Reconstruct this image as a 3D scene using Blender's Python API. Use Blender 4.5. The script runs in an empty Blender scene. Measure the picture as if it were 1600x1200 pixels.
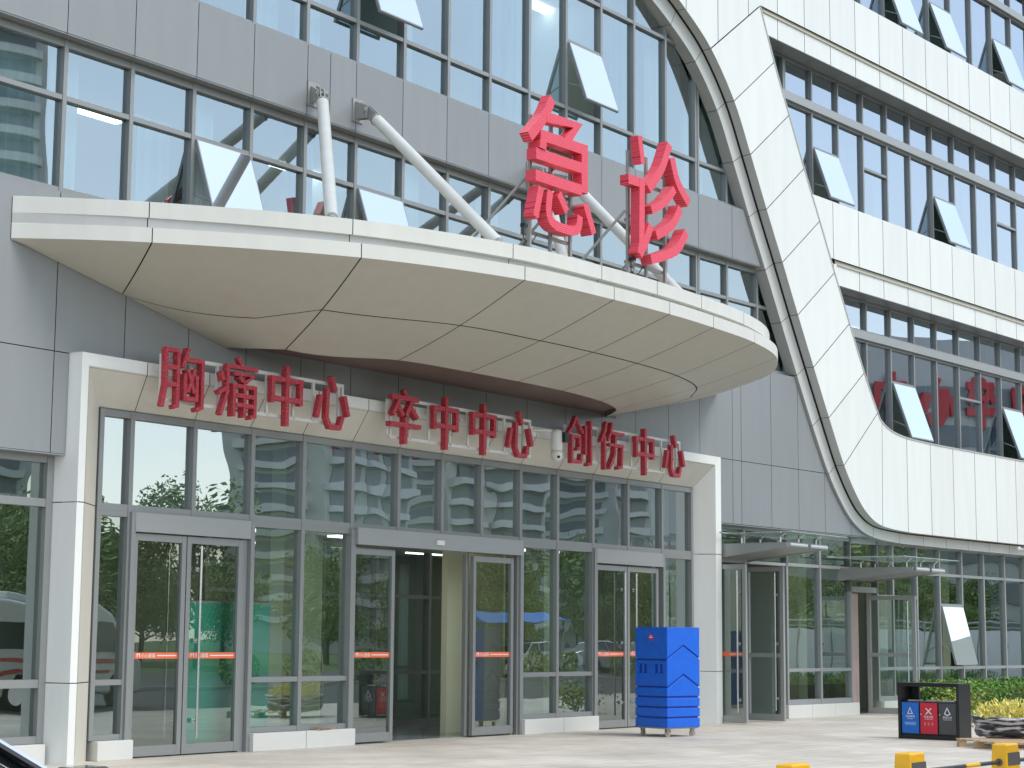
import bpy, math, random
from math import sin, cos, radians, pi, hypot
from mathutils import Vector, Matrix
random.seed(7)
S = bpy.context.scene
COL = S.collection
# ---------------------------------------------------------------- materials
def mat(name, col, rough=.5, metal=0., var=.06, vscale=3., bump=0., bscale=40., spec=.5, coat=0.):
    m = bpy.data.materials.new(name); m.use_nodes = True
    nt = m.node_tree; b = nt.nodes['Principled BSDF']
    b.inputs['Roughness'].default_value = rough; b.inputs['Metallic'].default_value = metal
    b.inputs['Specular IOR Level'].default_value = spec
    b.inputs['Coat Weight'].default_value = coat
    c = (*col, 1)
    tc = nt.nodes.new('ShaderNodeNewGeometry')
    if var > 0:
        n = nt.nodes.new('ShaderNodeTexNoise'); n.inputs['Scale'].default_value = vscale; n.inputs['Detail'].default_value = 5
        nt.links.new(tc.outputs['Position'], n.inputs['Vector'])
        mx = nt.nodes.new('ShaderNodeMix'); mx.data_type = 'RGBA'
        mx.inputs[6].default_value = (*[x*(1-var) for x in col], 1); mx.inputs[7].default_value = (*[min(1, x*(1+var)) for x in col], 1)
        nt.links.new(n.outputs['Fac'], mx.inputs[0]); nt.links.new(mx.outputs[2], b.inputs['Base Color'])
    else: b.inputs['Base Color'].default_value = c
    if bump > 0:
        n2 = nt.nodes.new('ShaderNodeTexNoise'); n2.inputs['Scale'].default_value = bscale; n2.inputs['Detail'].default_value = 3
        nt.links.new(tc.outputs['Position'], n2.inputs['Vector'])
        bp = nt.nodes.new('ShaderNodeBump'); bp.inputs['Strength'].default_value = bump; bp.inputs['Distance'].default_value = .02
        nt.links.new(n2.outputs['Fac'], bp.inputs['Height']); nt.links.new(bp.outputs['Normal'], b.inputs['Normal'])
    return m
def glass(name, refl, tint, fres=1.0, wob=.010, wscale=1.1, rtint=(.93,.98,1.)):
    m = bpy.data.materials.new(name); m.use_nodes = True
    nt = m.node_tree; nt.nodes.clear(); N = nt.nodes.new; L = nt.links.new
    out = N('ShaderNodeOutputMaterial'); mx = N('ShaderNodeMixShader'); tr = N('ShaderNodeBsdfTransparent'); gl = N('ShaderNodeBsdfGlossy')
    tr.inputs['Color'].default_value = (*tint, 1); gl.inputs['Color'].default_value = (*rtint, 1); gl.inputs['Roughness'].default_value = 0.0
    g = N('ShaderNodeNewGeometry'); oi = N('ShaderNodeObjectInfo')
    no = N('ShaderNodeTexNoise'); no.noise_dimensions = '4D'; no.inputs['Scale'].default_value = wscale; no.inputs['Detail'].default_value = .3
    mu = N('ShaderNodeMath'); mu.operation = 'MULTIPLY'; mu.inputs[1].default_value = 37.
    L(oi.outputs['Random'], mu.inputs[0]); L(mu.outputs[0], no.inputs['W']); L(g.outputs['Position'], no.inputs['Vector'])
    bp = N('ShaderNodeBump'); bp.inputs['Strength'].default_value = 1.; bp.inputs['Distance'].default_value = wob
    L(no.outputs['Fac'], bp.inputs['Height']); L(bp.outputs['Normal'], gl.inputs['Normal'])
    fr = N('ShaderNodeFresnel'); fr.inputs['IOR'].default_value = 1.5
    m1 = N('ShaderNodeMath'); m1.operation = 'MULTIPLY_ADD'; m1.inputs[1].default_value = fres; m1.inputs[2].default_value = refl; m1.use_clamp = True
    L(fr.outputs[0], m1.inputs[0]); L(m1.outputs[0], mx.inputs[0]); L(tr.outputs[0], mx.inputs[1]); L(gl.outputs[0], mx.inputs[2]); L(mx.outputs[0], out.inputs[0])
    return m
def emit(name, col, st):
    m = bpy.data.materials.new(name); m.use_nodes = True; b = m.node_tree.nodes['Principled BSDF']
    b.inputs['Base Color'].default_value = (*col, 1); b.inputs['Emission Color'].default_value = (*col, 1); b.inputs['Emission Strength'].default_value = st
    return m
def panelmat(name, col, rough, metal, sx, sz, off=0.):
    """sheet metal: slight tone step from panel to panel, faint streaks down the face"""
    m = mat(name, col, rough, metal, 0); nt = m.node_tree; N = nt.nodes.new; L = nt.links.new; b = nt.nodes['Principled BSDF']
    g = N('ShaderNodeNewGeometry'); mp = N('ShaderNodeMapping'); mp.inputs['Scale'].default_value = (2.2, 2.2, .25)
    L(g.outputs['Position'], mp.inputs[0]); n = N('ShaderNodeTexNoise'); n.inputs['Scale'].default_value = 2.; n.inputs['Detail'].default_value = 6
    L(mp.outputs[0], n.inputs['Vector'])
    ri = N('ShaderNodeMath'); ri.operation = 'MULTIPLY_ADD'; ri.inputs[1].default_value = .055; ri.inputs[2].default_value = 0.
    L(g.outputs['Random Per Island'], ri.inputs[0])
    ad = N('ShaderNodeMath'); ad.operation = 'MULTIPLY_ADD'; ad.inputs[1].default_value = .15; L(n.outputs['Fac'], ad.inputs[0]); L(ri.outputs[0], ad.inputs[2])
    a2 = N('ShaderNodeMath'); a2.operation = 'ADD'; a2.inputs[1].default_value = .895; L(ad.outputs[0], a2.inputs[0])
    mx = N('ShaderNodeVectorMath'); mx.operation = 'SCALE'; mx.inputs[0].default_value = col; L(a2.outputs[0], mx.inputs['Scale'])
    L(mx.outputs[0], b.inputs['Base Color'])
    n2 = N('ShaderNodeTexNoise'); n2.inputs['Scale'].default_value = .9; L(g.outputs['Position'], n2.inputs['Vector'])
    bp = N('ShaderNodeBump'); bp.inputs['Strength'].default_value = .25; bp.inputs['Distance'].default_value = .03
    L(n2.outputs['Fac'], bp.inputs['Height']); L(bp.outputs[0], b.inputs['Normal'])
    return m
M = {}
M['grey'] = panelmat('grey_aluminium_panel', (.272, .285, .290), .42, .12, 1, 1)
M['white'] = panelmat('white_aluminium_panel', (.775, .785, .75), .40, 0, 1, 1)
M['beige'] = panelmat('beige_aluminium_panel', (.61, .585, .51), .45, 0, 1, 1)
M['edgeshade'] = panelmat('edge_metal_reveal_shade', (.46, .457, .435), .40, .1, 1, 1)  # grey edge metal; on the ribbon reveals the grey also paints their shade
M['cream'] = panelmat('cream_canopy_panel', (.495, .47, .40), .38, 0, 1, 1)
M['step'] = panelmat('ribbon_step_metal', (.61, .61, .58), .4, 0, 1, 1)
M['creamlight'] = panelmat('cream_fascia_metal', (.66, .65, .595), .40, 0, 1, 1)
M['brown'] = mat('brown_soffit_metal', (.16, .105, .09), .4, 0, .1, .7)
M['gap'] = mat('dark_joint', (.02, .02, .022), .8, 0, 0)
M['frame'] = mat('grey_frame_aluminium', (.29, .30, .295), .38, .3, .05, 2)
M['frame2'] = mat('light_frame_aluminium', (.37, .38, .375), .40, .3, .05, 2)
M['gutter'] = mat('gutter_metal', (.50, .46, .38), .4, .0, .12, 3)
M['plinth'] = mat('white_stone_plinth', (.66, .66, .62), .5, 0, .06, 2)
M['glassu'] = glass('upper_glass', .33, (.74, .94, .94), 1.0, .003, .7, (.84, .95, 1.))
M['glassw'] = glass('wing_glass', .43, (.50, .66, .66), 1.0, .0035, .7, (.80, .88, .98))
M['glassg'] = glass('ground_glass', .28, (.80, .93, .84), 1.2, .0028, 1.5, (.84, .97, .96))
M['glasst'] = glass('transom_glass', .42, (.62, .78, .76), 1.1, .0024, 1.4, (.86, .93, .98))
M['glassd'] = glass('door_glass', .19, (.80, .90, .84), 1.1, .002, 1.1, (.88, .96, .92))
M['glasss'] = glass('sash_glass', .42, (.5, .6, .62), .9, .002, .6, (.74, .80, .90))
M['glassa'] = glass('awning_glass', .22, (.62, .80, .74), .9, .0, 1.)
M['tube'] = mat('white_painted_steel', (.74, .76, .74), .35, 0, .10, 6)
M['steel'] = mat('galvanised_steel', (.36, .36, .34), .5, .3, .2, 12)
M['stainless'] = mat('stainless_steel', (.55, .56, .56), .25, .9, .05, 4)
M['red2'] = mat('dark_red_letter_face', (.46, .055, .075), .5, 0, .12, 30)
M['bracketw'] = mat('white_sign_bar', (.70, .69, .66), .5, 0, .1, 6)
M['intw'] = mat('interior_wall_paint', (.72, .78, .76), .7, 0, .04, 1)
M['intdark'] = mat('interior_lobby_wall', (.42, .44, .38), .6, 0, .1, 1)
M['ceil'] = mat('interior_ceiling', (.68, .72, .70), .8, 0, .03, 1)
M['floor'] = mat('interior_floor_stone', (.33, .34, .32), .12, 0, .1, 2)
M['pillar'] = mat('beige_column_paint', (.86, .82, .58), .5, 0, .05, 1)
M['pink'] = mat('pink_stone_jamb', (.60, .44, .38), .5, 0, .2, 3)
M['lamp'] = emit('ceiling_lamp', (1, 1, .96), 2.6)
M['curtain'] = mat('pale_curtain_cloth', (.70, .78, .78), .9, 0, .05, 3)
M['curtain2'] = mat('blue_grey_curtain_cloth', (.45, .52, .60), .9, 0, .05, 3)
M['green'] = mat('emerald_board', (.14, .80, .60), .35, 0, .05, 1)
M['whitep'] = mat('white_plastic', (.75, .75, .72), .4, 0, .04, 5)
M['black'] = mat('black_plastic', (.012, .012, .013), .35, 0, .2, 8)
M['orange'] = mat('orange_film', (.85, .16, .06), .5, 0, .04, 5)
M['blue'] = mat('blue_moulded_plastic', (.006, .125, .66), .36, 0, .16, 7, .25, 45)
M['bluedk'] = mat('blue_plastic_groove_shade', (.004, .05, .36), .5, 0, .05, 5)  # darker copy of the cart blue, paints shade into the grooves
M['rubber'] = mat('cream_caster_rubber', (.42, .36, .29), .6, 0, .2, 20)
M['binblue'] = mat('blue_bin_panel', (.012, .15, .55), .4, 0, .04, 5)
M['binred'] = mat('red_bin_panel', (.60, .025, .05), .4, 0, .04, 5)
M['bingrey'] = mat('charcoal_bin_panel', (.07, .075, .08), .4, 0, .06, 5)
M['txt'] = mat('white_print', (.8, .8, .8), .5, 0, 0)
M['txtblue'] = mat('pale_blue_print', (.30, .52, .85), .5, 0, 0)
M['txtpink'] = mat('pale_red_print', (.85, .25, .28), .5, 0, 0)
M['yellow'] = mat('yellow_paint', (.80, .42, .006), .45, 0, .14, 9, .2, 60)
M['bandk'] = mat('grey_reflective_band', (.10, .095, .085), .4, 0, .3, 14)
M['pipe'] = mat('dark_steel_pipe', (.06, .06, .065), .4, .4, .2, 9)
M['wood'] = mat('pallet_wood', (.50, .36, .22), .75, 0, .25, 12, .3, 30)
M['board'] = mat('brown_cardboard', (.38, .27, .18), .8, 0, .1, 9)
M['trunk'] = mat('tree_bark', (.09, .07, .05), .9, 0, .3, 9)
M['asphalt'] = mat('asphalt', (.075, .075, .078), .85, 0, .25, 9, .4, 90)
M['lawn'] = mat('lawn_grass', (.07, .12, .03), .9, 0, .35, 2, .5, 30)
M['kerb'] = mat('kerb_stone', (.42, .41, .38), .7, 0, .1, 5)
M['conc'] = mat('tower_render', (.50, .50, .49), .8, 0, .1, .3)
M['concw'] = mat('tower_balcony_white', (.62, .62, .62), .7, 0, .08, .3)
M['towerdk'] = mat('tower_window_dark', (.16, .18, .20), .3, 0, .2, .5)
M['redsign'] = mat('red_roof_sign', (.50, .03, .04), .6, 0, .05, 2)
M['vanw'] = mat('white_van_paint', (.70, .72, .70), .25, 0, .02, 2, coat=.5)
M['cardark'] = mat('dark_car_paint', (.030, .034, .042), .22, .4, .02, 2, coat=1.)
M['carsilver'] = mat('silver_car_paint', (.30, .31, .33), .25, .6, .02, 2, coat=1.)
M['carwhite'] = mat('white_car_paint', (.66, .66, .64), .25, 0, .02, 2, coat=1.)
M['cglass'] = mat('car_glass', (.02, .024, .028), .04, 0, 0, spec=.8)
M['chrome'] = mat('chrome', (.75, .76, .78), .08, 1., 0)
M['lampg'] = mat('headlamp', (.6, .62, .65), .1, .3, 0)
M['tyre'] = mat('tyre_rubber', (.015, .015, .015), .8, 0, .1, 20)
M['fence'] = mat('white_hoarding', (.78, .78, .80), .6, 0, .1, .8)
M['bluetarp'] = mat('blue_awning_cloth', (.03, .18, .60), .6, 0, .1, 3)
def leafmat(name, c1, c2, c3):
    m = bpy.data.materials.new(name); m.use_nodes = True; nt = m.node_tree; b = nt.nodes['Principled BSDF']
    g = nt.nodes.new('ShaderNodeNewGeometry'); r = nt.nodes.new('ShaderNodeValToRGB')
    e = r.color_ramp.elements; e[0].color = (*c1, 1); e[1].color = (*c3, 1); x = e.new(.5); x.color = (*c2, 1)
    nt.links.new(g.outputs['Random Per Island'], r.inputs[0]); nt.links.new(r.outputs[0], b.inputs['Base Color'])
    b.inputs['Roughness'].default_value = .55
    return m
M['leaf'] = leafmat('tree_leaves', (.08, .14, .03), (.17, .25, .06), (.30, .36, .12))
M['hedge'] = leafmat('hedge_leaves', (.05, .13, .012), (.11, .25, .03), (.22, .38, .06))
M['ylf'] = leafmat('yellow_variegated_leaves', (.55, .50, .06), (.85, .72, .16), (.90, .84, .36))
M['gyl'] = leafmat('lime_leaves', (.12, .20, .03), (.26, .34, .05), (.45, .46, .10))

def frosted():
    m = mat('pale_green_awning_glass', (.55, .70, .64), .15, 0, 0); b = m.node_tree.nodes['Principled BSDF']; b.inputs['Alpha'].default_value = .55; return m
M['glassa'] = frosted()
def letter_red():
    """red face with the fine courses of LED rows"""
    m = mat('red_letter_face', (.72, .05, .075), .45, 0, 0); nt = m.node_tree; N = nt.nodes.new; L = nt.links.new; b = nt.nodes['Principled BSDF']
    g = N('ShaderNodeNewGeometry'); sp = N('ShaderNodeSeparateXYZ'); cb = N('ShaderNodeCombineXYZ')
    L(g.outputs['Position'], sp.inputs[0]); L(sp.outputs[0], cb.inputs[0]); L(sp.outputs[2], cb.inputs[1])
    br = N('ShaderNodeTexBrick'); br.inputs['Scale'].default_value = 9.; br.inputs['Mortar Size'].default_value = .035
    br.inputs['Color1'].default_value = (.92, .10, .16, 1); br.inputs['Color2'].default_value = (.86, .085, .135, 1); br.inputs['Mortar'].default_value = (.55, .03, .05, 1)
    L(cb.outputs[0], br.inputs[0]); L(br.outputs[0], b.inputs['Base Color'])
    return m
M['red'] = letter_red()
def letter_red2():
    m = mat('dark_red_letter', (.42, .05, .07), .55, 0, 0); nt = m.node_tree; N = nt.nodes.new; L = nt.links.new; b = nt.nodes['Principled BSDF']
    g = N('ShaderNodeNewGeometry'); v = N('ShaderNodeTexVoronoi'); v.inputs['Scale'].default_value = 34.
    L(g.outputs['Position'], v.inputs['Vector']); r = N('ShaderNodeValToRGB'); e = r.color_ramp.elements
    e[0].color = (.62, .13, .15, 1); e[0].position = .12; e[1].color = (.44, .035, .055, 1); e[1].position = .42
    L(v.outputs['Distance'], r.inputs[0]); L(r.outputs[0], b.inputs['Base Color'])
    return m
M['red2'] = letter_red2()
def paving():
    m = mat('pale_stone_paving', (.5, .5, .5), .62, 0, 0); nt = m.node_tree; N = nt.nodes.new; L = nt.links.new; b = nt.nodes['Principled BSDF']
    g = N('ShaderNodeNewGeometry'); br = N('ShaderNodeTexBrick')
    br.inputs['Scale'].default_value = 1.; br.inputs['Brick Width'].default_value = .6; br.inputs['Row Height'].default_value = .3
    br.inputs['Mortar Size'].default_value = .006; br.inputs['Mortar Smooth'].default_value = .3
    br.inputs['Color1'].default_value = (.69, .64, .56, 1); br.inputs['Color2'].default_value = (.60, .56, .495, 1); br.inputs['Mortar'].default_value = (.33, .30, .27, 1)
    L(g.outputs['Position'], br.inputs[0])
    n = N('ShaderNodeTexNoise'); n.inputs['Scale'].default_value = .55; n.inputs['Detail'].default_value = 7; n.inputs['Roughness'].default_value = .65
    L(g.outputs['Position'], n.inputs['Vector'])
    r = N('ShaderNodeValToRGB'); e = r.color_ramp.elements; e[0].position = .3; e[0].color = (.70, .675, .64, 1); e[1].position = .68; e[1].color = (1.08, 1.08, 1.08, 1)
    L(n.outputs['Fac'], r.inputs[0])
    mx = N('ShaderNodeMix'); mx.data_type = 'RGBA'; mx.blend_type = 'MULTIPLY'; mx.inputs[0].default_value = 1.
    L(br.outputs[0], mx.inputs[6]); L(r.outputs[0], mx.inputs[7]); L(mx.outputs[2], b.inputs['Base Color'])
    bp = N('ShaderNodeBump'); bp.inputs['Strength'].default_value = .3; bp.inputs['Distance'].default_value = .01
    n3 = N('ShaderNodeTexNoise'); n3.inputs['Scale'].default_value = 30.; L(g.outputs['Position'], n3.inputs['Vector'])
    L(n3.outputs['Fac'], bp.inputs['Height']); L(bp.outputs[0], b.inputs['Normal'])
    return m
M['paving'] = paving()
def wrap():
    m = mat('silver_black_plastic_wrap', (.1, .1, .1), .28, .2, 0); nt = m.node_tree; N = nt.nodes.new; L = nt.links.new; b = nt.nodes['Principled BSDF']
    g = N('ShaderNodeNewGeometry'); mp = N('ShaderNodeMapping'); mp.inputs['Scale'].default_value = (1.6, 1.6, 12.)
    L(g.outputs['Position'], mp.inputs[0]); n = N('ShaderNodeTexNoise'); n.inputs['Scale'].default_value = 2.2; n.inputs['Detail'].default_value = 4
    L(mp.outputs[0], n.inputs['Vector']); r = N('ShaderNodeValToRGB'); e = r.color_ramp.elements
    e[0].position = .46; e[0].color = (.03, .03, .035, 1); e[1].position = .58; e[1].color = (.55, .56, .58, 1)
    L(n.outputs['Fac'], r.inputs[0]); L(r.outputs[0], b.inputs['Base Color'])
    bp = N('ShaderNodeBump'); bp.inputs['Strength'].default_value = .8; bp.inputs['Distance'].default_value = .03
    L(n.outputs['Fac'], bp.inputs['Height']); L(bp.outputs[0], b.inputs['Normal'])
    return m
M['wrap'] = wrap()
# ---------------------------------------------------------------- mesh builder
PBX = 31.2; TH = radians(-3.1); CT, ST = cos(TH), sin(TH)
def FA(s, o, z): return (s, o, z)
def FB(s, o, z): return (PBX + s*CT - o*ST, s*ST + o*CT, z)
class MB:
    def __init__(self, F=FA): self.v = []; self.f = []; self.mi = []; self.F = F; self.m = 0
    def pts(self, P): i = len(self.v); self.v += [self.F(*p) for p in P]; return i
    def face(self, P):
        i = self.pts(P); self.f.append(tuple(range(i, i+len(P)))); self.mi.append(self.m)
    def grid(self, R):
        """rows of equal point counts -> welded quads"""
        i = self.pts([p for r in R for p in r]); n = len(R[0])
        for a in range(len(R)-1):
            for b in range(n-1):
                k = i + a*n + b; self.f.append((k, k+1, k+n+1, k+n)); self.mi.append(self.m)
    def box(self, s0, s1, o0, o1, z0, z1):
        i = self.pts([(s, o, z) for z in (z0, z1) for s, o in ((s0, o0), (s1, o0), (s1, o1), (s0, o1))])
        for q in ((3, 2, 1, 0), (4, 5, 6, 7), (0, 1, 5, 4), (1, 2, 6, 5), (2, 3, 7, 6), (3, 0, 4, 7)):
            self.f.append(tuple(i+k for k in q)); self.mi.append(self.m)
    def prism(self, P, Q):
        """closed solid between two matching outlines"""
        i = self.pts(P); j = self.pts(Q); n = len(P)
        self.f.append(tuple(range(i, i+n))); self.mi.append(self.m)
        self.f.append(tuple(reversed(range(j, j+n)))); self.mi.append(self.m)
        for k in range(n):
            l = (k+1) % n; self.f.append((i+k, j+k, j+l, i+l)); self.mi.append(self.m)
    def tube(self, P, r, n=10, r2=None):
        P = [Vector(p) for p in P]; rings = []
        for k, p in enumerate(P):
            d = (P[min(k+1, len(P)-1)] - P[max(k-1, 0)]).normalized()
            a = d.cross(Vector((0, 0, 1)));
            if a.length < .05: a = d.cross(Vector((1, 0, 0)))
            a.normalize(); b = d.cross(a); rr = r if r2 is None else r + (r2-r)*k/(len(P)-1)
            rings.append([tuple(p + a*rr*cos(2*pi*t/n) + b*rr*sin(2*pi*t/n)) for t in range(n)])
        i = self.pts([q for R in rings for q in R])
        for k in range(len(P)-1):
            for t in range(n):
                u = (t+1) % n; self.f.append((i+k*n+t, i+k*n+u, i+(k+1)*n+u, i+(k+1)*n+t)); self.mi.append(self.m)
        for base in (i, i+(len(P)-1)*n): self.f.append(tuple(range(base, base+n))); self.mi.append(self.m)
    def lathe(self, prof, c=(0, 0), n=24):
        self.grid([[(c[0]+r*cos(2*pi*t/n), c[1]+r*sin(2*pi*t/n), z) for t in range(n+1)] for r, z in prof])
    def ribbon(self, pts, w, o0, o1, caps=0.):
        """mitred stroke of width w in the s-z plane, solid from o0 (front) to o1"""
        L_, R_ = [], []
        for k, p in enumerate(pts):
            a = pts[max(k-1, 0)]; b = pts[min(k+1, len(pts)-1)]
            def nrm(u, v): d = hypot(v[0]-u[0], v[1]-u[1]) or 1; return (-(v[1]-u[1])/d, (v[0]-u[0])/d)
            if k == 0: n = nrm(p, b); sc = 1
            elif k == len(pts)-1: n = nrm(a, p); sc = 1
            else:
                n1 = nrm(a, p); n2 = nrm(p, b); n = (n1[0]+n2[0], n1[1]+n2[1]); l = hypot(*n) or 1; n = (n[0]/l, n[1]/l)
                sc = min(1.6, 1/max(.3, n[0]*n1[0]+n[1]*n1[1]))
            L_.append((p[0]+n[0]*w/2*sc, p[1]+n[1]*w/2*sc)); R_.append((p[0]-n[0]*w/2*sc, p[1]-n[1]*w/2*sc))
        n = len(pts)
        i = self.pts([(s, o0, z) for s, z in L_] + [(s, o0, z) for s, z in R_] + [(s, o1, z) for s, z in L_] + [(s, o1, z) for s, z in R_])
        A_, B_, C_, D_ = i, i+n, i+2*n, i+3*n
        for k in range(n-1):
            for q in ((A_+k, A_+k+1, B_+k+1, B_+k), (C_+k, D_+k, D_+k+1, C_+k+1), (A_+k, C_+k, C_+k+1, A_+k+1), (B_+k, B_+k+1, D_+k+1, D_+k)):
                self.f.append(q); self.mi.append(self.m)
        for k in (0, n-1): self.f.append((A_+k, B_+k, D_+k, C_+k)); self.mi.append(self.m)
    def build(self, name, mats, parent=None, smooth=False, loc=None, rz=0.):
        me = bpy.data.meshes.new(name); me.from_pydata(self.v, [], self.f)
        if not isinstance(mats, (list, tuple)): mats = [mats]
        for m in mats: me.materials.append(M[m])
        for p, k in zip(me.polygons, self.mi): p.material_index = k; p.use_smooth = smooth
        me.update()
        o = bpy.data.objects.new(name, me); COL.objects.link(o)
        if parent is not None: o.parent = parent
        if loc: o.location = loc
        if rz: o.rotation_euler = (0, 0, rz)
        return o
def tag(o, label=None, cat=None, group=None, kind=None):
    if label: o['label'] = label
    if cat: o['category'] = cat
    if group: o['group'] = group
    if kind: o['kind'] = kind
    return o
def thing(name, label, cat, loc=(0, 0, 0), rz=0., group=None):
    o = bpy.data.objects.new(name, None); o.empty_display_size = .2; COL.objects.link(o)
    o.location = loc; o.rotation_euler = (0, 0, rz); return tag(o, label, cat, group)
def copy_tree(o, parent=None):
    c = o.copy(); COL.objects.link(c); c.parent = parent
    for ch in [x for x in bpy.data.objects if x.parent == o]: copy_tree(ch, c)
    return c
def bevel(o, w=.01, seg=2):
    b = o.modifiers.new('b', 'BEVEL'); b.width = w; b.segments = seg; b.limit_method = 'ANGLE'; b.angle_limit = radians(40); return o
def crom(P, n=6):
    out = []
    for i in range(len(P)-1):
        p0 = P[max(i-1, 0)]; p1 = P[i]; p2 = P[i+1]; p3 = P[min(i+2, len(P)-1)]
        for k in range(n):
            t = k/n
            out.append(tuple(.5*((2*b)+(-a+c)*t+(2*a-5*b+4*c-d)*t*t+(-a+3*b-3*c+d)*t**3) for a, b, c, d in zip(p0, p1, p2, p3)))
    out.append(tuple(P[-1])); return out
# ---------------------------------------------------------------- ground
g = MB(); g.face([(-250, -19.9, .0), (420, -19.9, .0), (420, 400, .0), (-250, 400, .0)]); g.build('paving', 'paving'); tag(bpy.data.objects['paving'], 'pale grey stone paving in front of the hospital', None, None, 'structure')
g = MB(); g.face([(-250, -40, .004), (420, -40, .004), (420, -11.75, .004), (-250, -11.75, .004)]); tag(g.build('road', 'asphalt'), kind='structure')
g = MB(); g.box(-250, 420, -22.2, -22.0, 0, .12); tag(g.build('kerb', 'kerb'), kind='structure')
g = MB(); g.face([(-400, -600, -.01), (700, -600, -.01), (700, -22.2, -.01), (-400, -22.2, -.01)]); tag(g.build('lawn', 'lawn'), kind='structure')
# ---------------------------------------------------------------- hospital
H = thing('hospital_building', 'hospital block of grey and white metal panels with a curved entrance canopy', 'building', (0, 0, 0))
# -- ribbon curves on the wing plane (s, z)
PAIRS = [((-.2, 13.11), (1.64, 14.48)), ((.63, 12.24), (2.17, 13.42)), ((1.23, 11.27), (2.74, 12.42)), ((1.82, 10.25), (3.33, 11.40)), ((2.42, 9.25), (3.95, 10.38)),
         ((3.01, 8.24), (4.55, 9.36)), ((3.62, 7.22), (5.16, 8.34)), ((4.23, 6.22), (5.78, 7.34)), ((4.84, 5.26), (6.36, 6.52))]
BOT = [(5.40, 4.62), (5.87, 4.27), (6.50, 4.06), (7.7, 3.985), (8.85, 3.975)] + [(8.85+1.15*k, 3.97) for k in range(1, 14)]
ARCH = [(-16, 15.35), (-8, 15.3), (-5.6, 15.2), (-4.2, 14.95), (-3.0, 14.57), (-1.95, 14.10), (-1.1, 13.68)]
E3 = crom(ARCH + [p[0] for p in PAIRS] + BOT, 6)
def offs(C, wf):
    out = []
    for k, p in enumerate(C):
        a = C[max(k-1, 0)]; b = C[min(k+1, len(C)-1)]; d = hypot(b[0]-a[0], b[1]-a[1]); w = wf(p)
        out.append((p[0]+(b[1]-a[1])/d*w, p[1]-(b[0]-a[0])/d*w))
    return out
WF = lambda p: .36 if p[0] < 4.2 else max(.24, .36-.12*(p[0]-4.2)/2.2)
E1 = offs(E3, WF); E2 = offs(E3, lambda p: .02)
def idx(C, p): return min(range(len(C)), key=lambda k: hypot(C[k][0]-p[0], C[k][1]-p[1]))
def e1s(z):
    best = 99
    for a, b in zip(E1, E1[1:]):
        if b[1] <= z <= a[1] and a[1] > b[1]:
            best = a[0]+(b[0]-a[0])*(a[1]-z)/(a[1]-b[1]); break
    return best
RIGHT = crom([p[1] for p in PAIRS] + [(6.56, 6.33), (7.0, 6.17), (7.7, 6.08), (8.85, 6.045)] + [(8.85+1.15*k, 6.04) for k in range(1, 14)], 6)
OF, OS = -.50, -.28
def cutstrip(mb, A_, B_, oA, oB, seams, gap=.006, rows=1):
    """panels between two matching polylines, opened at the seam indices"""
    k0 = 0
    for k1 in seams:
        if k1-k0 < 1: continue
        R = []
        ks = list(range(k0, k1+1))
        for r in range(rows+1):
            t = r/rows; row = []
            for k in ks:
                a, b = A_[k], B_[k]; q = [a[0]+(b[0]-a[0])*t, oA+(oB-oA)*t, a[1]+(b[1]-a[1])*t]
                if k == k0 or k == k1:
                    kk = k+1 if k == k0 else k-1; a2, b2 = A_[kk], B_[kk]; c = (a2[0]+(b2[0]-a2[0])*t, a2[1]+(b2[1]-a2[1])*t)
                    d = hypot(c[0]-q[0], c[1]-q[2]) or 1; q[0] += (c[0]-q[0])/d*gap; q[2] += (c[1]-q[2])/d*gap
                row.append(tuple(q))
            R.append(row)
        mb.grid(R); k0 = k1
na = len(ARCH)
seamsE = sorted(set([6*k for k in (2, 4, 6)] + [6*(na+k) for k in range(len(PAIRS))] + [6*(na+len(PAIRS)+k) for k in range(2, len(BOT))] + [len(E3)-1]))
# ribbon front
rb = MB(FB)
i9 = 6*na
k0s = [6*(na+k) for k in range(9)]
def seg(C, a, b, n=12):
    P = C[a:b+1]; L = [0]
    for p, q in zip(P, P[1:]): L.append(L[-1]+hypot(q[0]-p[0], q[1]-p[1]))
    out = []
    for k in range(n+1):
        t = L[-1]*k/n; j = 0
        while j < len(L)-2 and L[j+1] < t: j += 1
        u = (t-L[j])/((L[j+1]-L[j]) or 1); out.append((P[j][0]+(P[j+1][0]-P[j][0])*u, P[j][1]+(P[j+1][1]-P[j][1])*u))
    return out
def ruled(mb, P, Q, o, gap=.009):
    n = len(P)-1
    def pull(a, b): d = hypot(b[0]-a[0], b[1]-a[1]) or 1; return (a[0]+(b[0]-a[0])*gap/d, a[1]+(b[1]-a[1])*gap/d)
    P = [pull(P[0], P[1])]+P[1:-1]+[pull(P[-1], P[-2])]; Q = [pull(Q[0], Q[1])]+Q[1:-1]+[pull(Q[-1], Q[-2])]
    mb.grid([[(p[0], o, p[1]) for p in P], [(q[0], o, q[1]) for q in Q]])
for k in range(8): ruled(rb, seg(E3, k0s[k], k0s[k+1]), seg(RIGHT, 6*k, 6*k+6), OF)
a = k0s[8]; ruled(rb, seg(E3, a, a+18), seg(RIGHT, 48, 54), OF)           # to the first upright joint
ruled(rb, seg(E3, a+18, a+24), seg(RIGHT, 54, 66), OF)
ruled(rb, seg(E3, a+24, a+30), seg(RIGHT, 66, 72), OF)
for k in range(13): ruled(rb, seg(E3, a+30+6*k, a+36+6*k), seg(RIGHT, 72+6*k, 78+6*k), OF)
rb.build('white_ribbon', 'white', H)
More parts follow.
